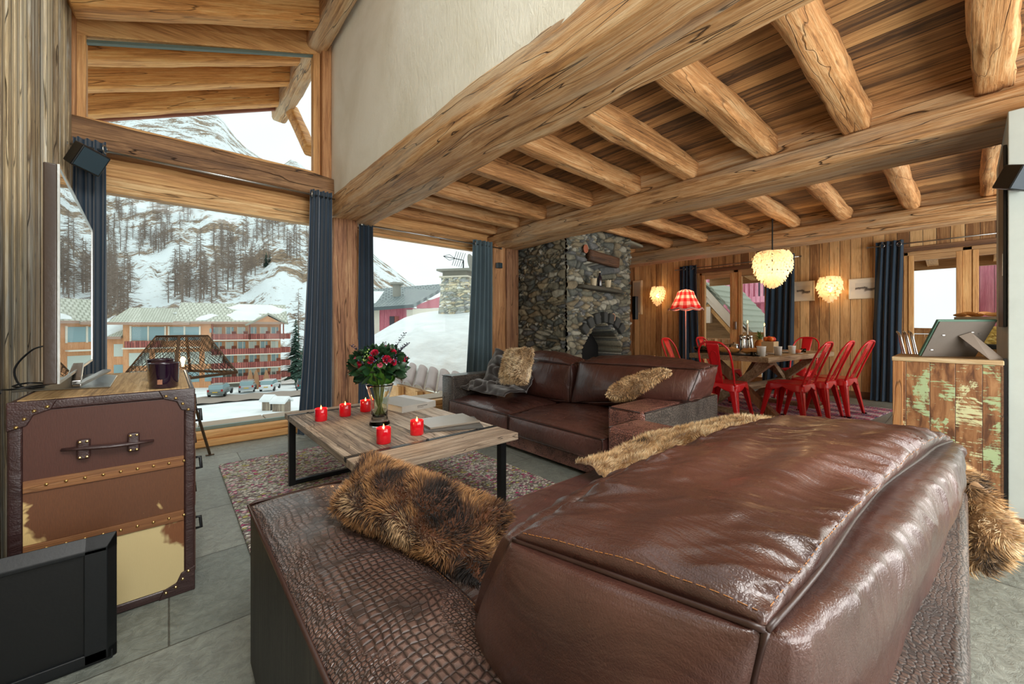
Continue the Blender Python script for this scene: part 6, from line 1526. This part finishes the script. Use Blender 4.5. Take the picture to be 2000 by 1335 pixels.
# ---- through the narrower window: snow-laden roof, chimney, red chalet
TOP=[(600,700),(690,676),(728,655),(760,636),(790,620),(820,611),(850,607),(880,606),(925,600),(1010,590)]
def topy(p):
    for (a,b),(c,d) in zip(TOP,TOP[1:]):
        if p<=c: return lerp(b,d,(p-a)/(c-a))
    return 590
def sn(u,v):
    px=lerp(640,1010,u); d=lerp(6.9,13.5,v); y0=zy(720+max(0,(px-760))*.16,6.9); y1=zy(topy(px),13.5)
    z=lerp(y0,y1,v**.85)+.35*math.sin(PI*min(1,v*1.05))*.6
    z+=.10*noise.noise(Vector((px*.012,d*1.1,4)))*(1-v)+.05*noise.noise(Vector((px*.05,d*3.5,4)))*(1-v)
    if v==0: z-=.25
    return T(px,d,z)
rs=thing('snowy_roof','deep rounded snow lying on the neighbouring roof outside the narrower window','snow',T(830,9,.5))
obj('snow_blanket',G().grid(sn,90,60),M['snowN'],rs,smooth=True,world=True)
def sn2(u,v):
    px=lerp(640,1010,u); return T(px,lerp(13.5,16,v),zy(topy(px),13.5)-v*3)
obj('snow_back',G().grid(sn2,40,4),M['snowN'],rs,smooth=True,world=True)
tl=thing('tiled_eave','row of half-round grey-pink eave tiles over light boards, below the snowy roof','eave',T(815,6.5,-.2))
a=T(758,6.95,zy(742,6.95)); b=T(890,5.75,zy(776,5.75)); n=7
up=(T(830,7.6,.35)-T(815,6.4,zy(757,6.4))); up=Vector((up.x,up.y,.42)).normalized()
M['tile']=plain('GreyPinkTile',(176,160,156),.6)
for k in range(n):
    p=a.lerp(b,k/(n-1)); along=(b-a).normalized(); nz=along.cross(up).normalized()
    if nz.z<0: nz=-nz
    g=G().grid(lambda u,v:p+up*(u*.75)+along*(.125*math.cos(v*PI))+nz*(.075*math.sin(v*PI)),6,10)
    o=obj('tile',g,M['tile'],tl,smooth=True,world=True); md=o.modifiers.new('S','SOLIDIFY'); md.thickness=.012
g=G(); dn=Vector((0,0,-1)); q0,q1=a+Vector((0,0,-.05)),b+Vector((0,0,-.05)); bk2=(up.normalized()*Vector((1,1,0)))*.12
g.hull8([q0+dn*.7+bk2,q1+dn*.7+bk2,q1+dn*.7+bk2*2,q0+dn*.7+bk2*2,q0+bk2,q1+bk2,q1+bk2*2,q0+bk2*2]); obj('board_wall',g,wood('LightBoards',(176,126,76),(212,164,110),(232,190,140),'X',crack=.4,bump=.3),tl,world=True)
for k in range(3):
    p=q0.lerp(q1,.2+.3*k); obj('post',G().box(p.x-.05,p.x+.05,p.y-.05,p.y+.05,p.z-.7,p.z),M['frameZ'],tl,world=True)
# stone chimney with slab cap
ch=thing('chimney','tapering stone chimney with a slab cap, standing in the snow of the neighbouring roof','chimney',T(898,12.6,1.2))
def chf(a,b,dsp):
    k=b/1.35; w=lerp(.62,.50,k)+dsp*.5; an=a/3.2*2*PI; c,s=math.cos(an),math.sin(an); r=(abs(c)**8+abs(s)**8)**(-1/8)
    q=Vector((c*r*w,s*r*w*.85,b)); an2=.62; return (q.x*math.cos(an2)-q.y*math.sin(an2)+ch.location.x,q.x*math.sin(an2)+q.y*math.cos(an2)+ch.location.y,q.z+1.35)
M['stone2']=M['stone']
g=stone_face(chf,150,70,3.2,1.3,41); g.c=[tuple(min(1,x*2.6+.08) for x in c) for c in g.c]; obj('stonework',g,M['stone2'],ch,smooth=True,world=True)
cz=ch.location
def cb_(g,w,z0,z1,rz=.62): return g.box(cz.x-w,cz.x+w,cz.y-w*.85,cz.y+w*.85,z0,z1,rz=rz)
obj('chimney_band',cb_(G(),.54,2.38,2.43),M['trimc'],ch,world=True); obj('flue_block',cb_(G(),.44,2.43,2.62),plain('FlueDark',(70,72,70),.8),ch,world=True)
g=G()
for dx in (-.40,0,.40):
    for dy in (-.33,.33):
        c,s=math.cos(.62),math.sin(.62); x,y=dx*c-dy*s,dx*s+dy*c; g.box(cz.x+x-.09,cz.x+x+.09,cz.y+y-.09,cz.y+y+.09,2.43,2.62,rz=.62)
obj('flue_pillars',g,M['stoneb'],ch,world=True); obj('chimney_band',cb_(G(),.55,2.62,2.67),M['trimc'],ch,world=True)
obj('cap',cb_(cb_(G(),.46,2.67,2.82),.62,2.82,2.88),M['stoneb'],ch,world=True)
an=thing('aerial','television aerial with a long boom and cross rods beside the chimney','aerial',T(890,12.4,3.2))
p0,p1=at(866,500,12.4),at(905,508,12.4); g=G(); g.tube([p0,p1],.012,6)
for k in range(5):
    c=p0.lerp(p1,.55+.11*k); g.tube([c+Vector((.05,-.05,.22)),c-Vector((.05,-.05,.22))],.008,5)
g.tube([p0,p0.lerp(p1,.3)+Vector((0,0,.09)),p0.lerp(p1,.6)],.008,5); g.tube([p0,p0.lerp(p1,.3)-Vector((0,0,.09)),p0.lerp(p1,.6)],.008,5)
obj('boom',g,M['iron'],an,world=True); obj('mast',G().tube([p1,p1-Vector((0,0,.62))],.02,6),M['iron'],an,world=True)
ds=thing('satellite_dish','pale satellite dish behind the chimney, partly covered by the curtain','dish',at(918,518,12.8))
g=G().lathe([(0,.0),(.15,.012),(.28,.05),(.36,.09),(.35,.095),(0,.01)],n=28)
q=Vector((.5,-.8,.25)).to_track_quat('Z','Y').to_matrix().to_4x4(); g2=G().add(g,q); obj('reflector',g2,M['stoneb'],ds,smooth=True)
obj('dish_arm',G().tube([(0,0,-.2),(.1,-.15,.0)],.012,6),M['iron'],ds); obj('dish_mast',G().tube([(0,0,-.02),(0,.05,-.75)],.025,6),M['iron'],ds)
# red chalet
M['redw']=wood('RedBoards',(170,84,98),(196,108,122),(212,134,144),'Z',plank=('X',.35),pvar=.3,crack=0,knots=0); M['redy']=wood('RedBoardsY',(206,116,138),(226,146,164),(238,176,188),'Z',plank=('Y',.16),pvar=.35,crack=0,knots=0)
rc=thing('chalet','red boarded chalet with a grey tiled roof seen through the narrower window','building',T(780,32,-3))
Fr=Facade(T(690,30,0),T(806,30,0),-6,2.5,9)
bpart('wall',Fr.box(G(),0,Fr.L,-9,0,-6,2.55),M['redw'],rc)
for a0,a1 in ((.0,2.0),(Fr.L-.45,Fr.L+.02)): bpart('pale_pillar',Fr.box(G(),a0,a1,-.3,.04,-6,2.4),M['trimc'],rc)
bpart('window',Fr.box(G(),Fr.L-1.75,Fr.L-1.4,0,.04,.7,1.9),plain('DarkWindow',(60,50,60),.3),rc)
bpart('shutter',Fr.box(G(),Fr.L-1.38,Fr.L-1.05,0,.05,.7,1.9),M['rail'],rc)
bpart('terrace_rail',Fr.box(G(),0,Fr.L,1.0,1.1,-.9,.35),M['redw'],rc)
sidew=G().hull8([T(806,30,-6),T(885,34.5,-6),T(885,34.7,-6),T(806,30.2,-6),T(806,30,zy(603,30)),T(885,34.5,zy(601,34.5)),T(885,34.7,zy(601,34.5)),T(806,30.2,zy(603,30))]); bpart('pale_side_wall',sidew,M['trimc'],rc)
gw=G().hull8([T(814,30.4,zy(602,30.4)),T(885,34.4,zy(600,34.4)),T(885,34.6,zy(600,34.4)),T(814,30.6,zy(602,30.4)),T(814,30.4,zy(595,30.4)),T(885,34.4,zy(570,34.4)),T(885,34.6,zy(570,34.4)),T(814,30.6,zy(595,30.4))]); bpart('gable_boards',gw,M['redw'],rc)
rf=quadroof([T(685,28.8,zy(603,28.8)),T(807,28.8,zy(594,28.8)),T(880,35.5,zy(553,35.5)),T(700,35.5,zy(566,35.5))]); rf.uv=[(0,0),(.9,0),(.9,.9),(0,.9)]
tm=NT('SlateGreyTiles'); co=tm.coord('UV'); b_=tm.n('ShaderNodeTexBrick',offset=.5); tm.l(co,b_.inputs['Vector']); b_.inputs['Scale'].default_value=1; b_.inputs['Brick Width'].default_value=.05; b_.inputs['Row Height'].default_value=.07; b_.inputs['Mortar Size'].default_value=.006
b_.inputs['Color1'].default_value=lin((120,132,132)); b_.inputs['Color2'].default_value=lin((144,154,152)); b_.inputs['Mortar'].default_value=lin((84,94,96)); tm.bsdf(b_.outputs[0],.6)
r=bpart('roof',rf,tm.mat,rc); md=r.modifiers.new('S','SOLIDIFY'); md.thickness=.25; md.offset=-1
g=G().grid(lambda u,v:T(lerp(690,745,u)+v*14,lerp(30,34.2,v),lerp(zy(600,28.8),zy(562,35.5),(lerp(30,34.2,v)-28.8)/6.7)+.16*math.sin(PI*v)*math.sin(PI*min(1,u+.2))),14,8); bpart('roof_snow',g,M['snow'],rc,smooth=True)
bpart('flue',G().tube([T(775,32,zy(580,32)),T(775,32,zy(556,32))],.32,10).tube([T(775,32,zy(556,32)),T(775,32,zy(552,32))],.55,10),M['stoneb'],rc)
# ---- outside the dining windows
struct('floor_snow_terrace',G().grid(lambda u,v:(lerp(8.2,60,u**2),lerp(-14,22,v),-.12+.25*noise.noise(Vector((u*8,v*9,2)))*u),40,40),M['snowN'],smooth=True)
ev=thing('roof_eave','light wooden eave with rafters projecting over the glazed doors on the dining side','eave',(8.9,2,2.3))
bpart('soffit',G().hull8([(8.2,-1.6,2.42),(9.7,-1.6,2.22),(9.7,3.95,2.22),(8.2,3.95,2.42),(8.2,-1.6,2.46),(9.7,-1.6,2.26),(9.7,3.95,2.26),(8.2,3.95,2.46)]),M['frameY'],ev)
bpart('fascia',G().box(9.6,9.68,-1.6,3.95,2.06,2.26),M['frameY'],ev)
for y in (-.35,.35,3.0,2.4,1.6): bpart('rafter_end',G().bar((8.2,y,2.36),(9.66,y,2.17),.13,.14),M['frameX'],ev)
ry=thing('balustrade','pale wooden balustrade outside the glazed doors at the right','railing',(9.5,0,0))
bpart('top_rail',G().log((9.5,-1.8,1.04),(9.5,2.1,1.04),.16,.09,.01,3),M['postLight'],ry,smooth=True)
for k in range(8): bpart('baluster',G().box(9.47,9.51,-1.6+k*.48,-1.36+k*.48,0,.98),M['frameZ'],ry)
obj('red_post',G().box(10.3,10.6,-.47,-.10,-.1,4.2),M['redy'],None,label='red boarded post seen through the rightmost window pane',cat='post')
rb=thing('red_building','pink-red boarded building with a slatted balcony beyond the dining window','building',(20.5,6.5,0))
bpart('wall',G().box(20,21,1.5,12.5,-.3,6),M['redy'],rb)
for k in range(3): 
    y0=3.4+k*2.55; f=bpart('window',G().box(19.95,20.0,y0+.2,y0+1.25,.9,2.05),M['curt'],rb); o=obj('window_frame',G().box(19.93,19.97,y0+.12,y0+.2,.8,2.1).box(19.93,19.97,y0+1.25,y0+1.33,.8,2.1),M['redw'],f); o.location=-rb.location
bpart('balcony_slab',G().box(18.9,20,1.5,12.5,2.15,2.4),M['redy'],rb)
for k in range(56): bpart('slat',G().box(18.9,18.95,1.6+k*.19,1.71+k*.19,2.4,3.5),M['redy'],rb)
bpart('handrail',G().box(18.86,18.99,1.5,12.5,3.5,3.6),M['redy'],rb); bpart('dark_door',G().box(19.93,20,5.2,6.2,2.4,4.0),plain('DarkGlassDoor',(110,116,124),.3),rb)
bpart('lower_rail',G().box(18.4,18.5,1.5,12.5,.55,.95),M['redy'],rb)
gh_=thing('porch_gable','small steep porch gable with cream boards and stone shingles beyond the dining window','porch',(11,4.38,0))
M['bargec']=plain('PaleBarge',(232,214,196),.7); M['shing']=plain('StoneShingle',(160,164,146),.9)
for sg in (-1,1):
    def gp(s,z): return (4.38+sg*s, z)
    for (x0,off_,m,th_) in ((10.45,0,'bargec',.16),(10.5,-.20,'bargec',.12),(10.55,-.40,'frameX',.10)):
        a0=(4.38,2.10+off_); b0=(4.38+sg*1.55,2.10+off_-1.86)
        nx,nz=.77*sg*th_,.64*th_
        bpart('barge_board',G().hull8([(x0,a0[0],a0[1]-th_*1.3),(x0+.04,a0[0],a0[1]-th_*1.3),(x0+.04,b0[0],b0[1]-th_*1.3),(x0,b0[0],b0[1]-th_*1.3),(x0,a0[0],a0[1]),(x0+.04,a0[0],a0[1]),(x0+.04,b0[0],b0[1]),(x0,b0[0],b0[1])]),M[m],gh_)
    for k in range(12):
        s=k/12; y=4.38+sg*1.6*s; z=2.20-1.92*s
        o=bpart('shingle',G().hull8([(10.38,y,z),(12.6,y,z),(12.6,y+sg*.22,z-.20),(10.38,y+sg*.22,z-.20),(10.38,y,z+.05),(12.6,y,z+.05),(12.6,y+sg*.22,z-.15),(10.38,y+sg*.22,z-.15)]),M['shing'],gh_)
bpart('porch_wall',G().prism([(3.3,-.1),(5.5,-.1),(5.5,.75),(4.38,1.75),(3.3,.75)],10.9,11.0,'x'),M['frameY'],gh_)
bpart('post_stub',G().box(10.5,10.62,4.30,4.46,1.2,1.62),M['bargec'],gh_)
random.seed(3)
lg=None
for i in range(16):
    y=3.75+(i%8)*.165; z=.0+(i//8)*.15+.6; 
    lab='split firewood log stacked under the small porch gable'
    if lg is None:
        lg=obj('firewood_log',G().log((10.0,0,0),(10.45,0,0),.14,.13,.01,3,step=.2),M['postLight'],None,smooth=True,label=lab,cat='log',group='firewood under the porch gable'); lg.location=(0,y,z)
    else: dup(lg,(0,y,z))
obj('log_rack',G().box(10.0,10.45,3.6,5.1,-.1,.54),M['frameY'],None,label='low wooden rack carrying the firewood under the porch gable',cat='rack')
fn=thing('board_fence','pale vertical board fence beyond the dining window, right of the firewood','fence',(9.9,2.8,0))
bpart('rail',G().box(9.86,9.94,2.1,3.4,.88,.98),M['frameY'],fn)
for k in range(6): bpart('board',G().box(9.9,9.93,2.12+k*.21,2.30+k*.21,0,.88),M['frameZ'],fn)
# ------------------------------------------------------------------ world, lights, camera
w=bpy.data.worlds.new('World'); bpy.context.scene.world=w; w.use_nodes=True
nt=w.node_tree; bg=nt.nodes['Background']
tc=nt.nodes.new('ShaderNodeTexCoord'); ns=nt.nodes.new('ShaderNodeTexNoise'); ns.inputs['Scale'].default_value=2.2; ns.inputs['Detail'].default_value=4
nt.links.new(tc.outputs['Generated'],ns.inputs['Vector'])
rp=nt.nodes.new('ShaderNodeValToRGB'); e=rp.color_ramp.elements
e[0].position=.35; e[0].color=(.78,.88,.88,1); e[1].position=.7; e[1].color=(.92,.98,.97,1)
nt.links.new(ns.outputs['Fac'],rp.inputs[0]); nt.links.new(rp.outputs[0],bg.inputs[0]); bg.inputs[1].default_value=1.0
def light(name,ty,loc,e,col=(1,1,1),size=.1,rot=None,**k):
    l=bpy.data.lights.new(name,ty); l.energy=e; l.color=col
    if ty=='AREA': l.size=size; l.shape='RECTANGLE'; l.size_y=k.get('sy',size)
    elif ty=='SUN': l.angle=size
    else: l.shadow_soft_size=size
    o=bpy.data.objects.new(name,l); C.objects.link(o); o.location=loc
    if rot: o.rotation_euler=rot
    return o
warm=(1,.72,.42)
light('sun','SUN',(0,0,10),.45,(1,.97,.92),math.radians(12),(math.radians(38),math.radians(-12),math.radians(150)))
light('chandelier_bulb','POINT',(5.83,1.62,1.84),5,warm,.04)
light('sconce_bulb','POINT',(7.84,4.3,1.78),2.5,warm,.04)
light('sconce_bulb','POINT',(7.84,1.4,1.72),2.5,warm,.04)
light('floor_lamp_bulb','POINT',(7.0,3.3,1.6),6,warm,.05)
light('mesh_lamp_bulb','POINT',(.06,3.9,.88),2.5,warm,.03)
# unseen area lights added behind the camera to brighten the interior
light('high_fill_light','AREA',(.3,-1.6,4.1),125,(1,.98,.95),2.2,(math.radians(50),0,math.radians(-12)),sy=1.4)
light('rear_fill_light','AREA',(4.6,-1.9,1.5),150,(1,.97,.93),4.5,(math.radians(96),0,0),sy=1.6)
light('rear_fill_light','AREA',(1.2,-2.1,1.0),65,(1,.97,.93),2.4,(math.radians(105),0,math.radians(-20)),sy=1.4)
cam=bpy.data.cameras.new('Camera'); co=bpy.data.objects.new('Camera',cam); C.objects.link(co)
cam.sensor_width=36; cam.lens=FP/2000*36; cam.shift_y=-(667.5-HOR)/2000; cam.clip_start=.02; cam.clip_end=3000
co.location=(0,0,EYE); co.rotation_euler=(PI/2,0,-YAW)
sc=bpy.context.scene; sc.camera=co
sc.view_settings.view_transform='Standard'; sc.view_settings.look='None'; sc.view_settings.gamma=1; sc.view_settings.use_curve_mapping=False
sc.view_settings.exposure=.35
sc.cycles.max_bounces=10; sc.cycles.transmission_bounces=10; sc.cycles.glossy_bounces=4; sc.cycles.transparent_max_bounces=24; sc.cycles.diffuse_bounces=5
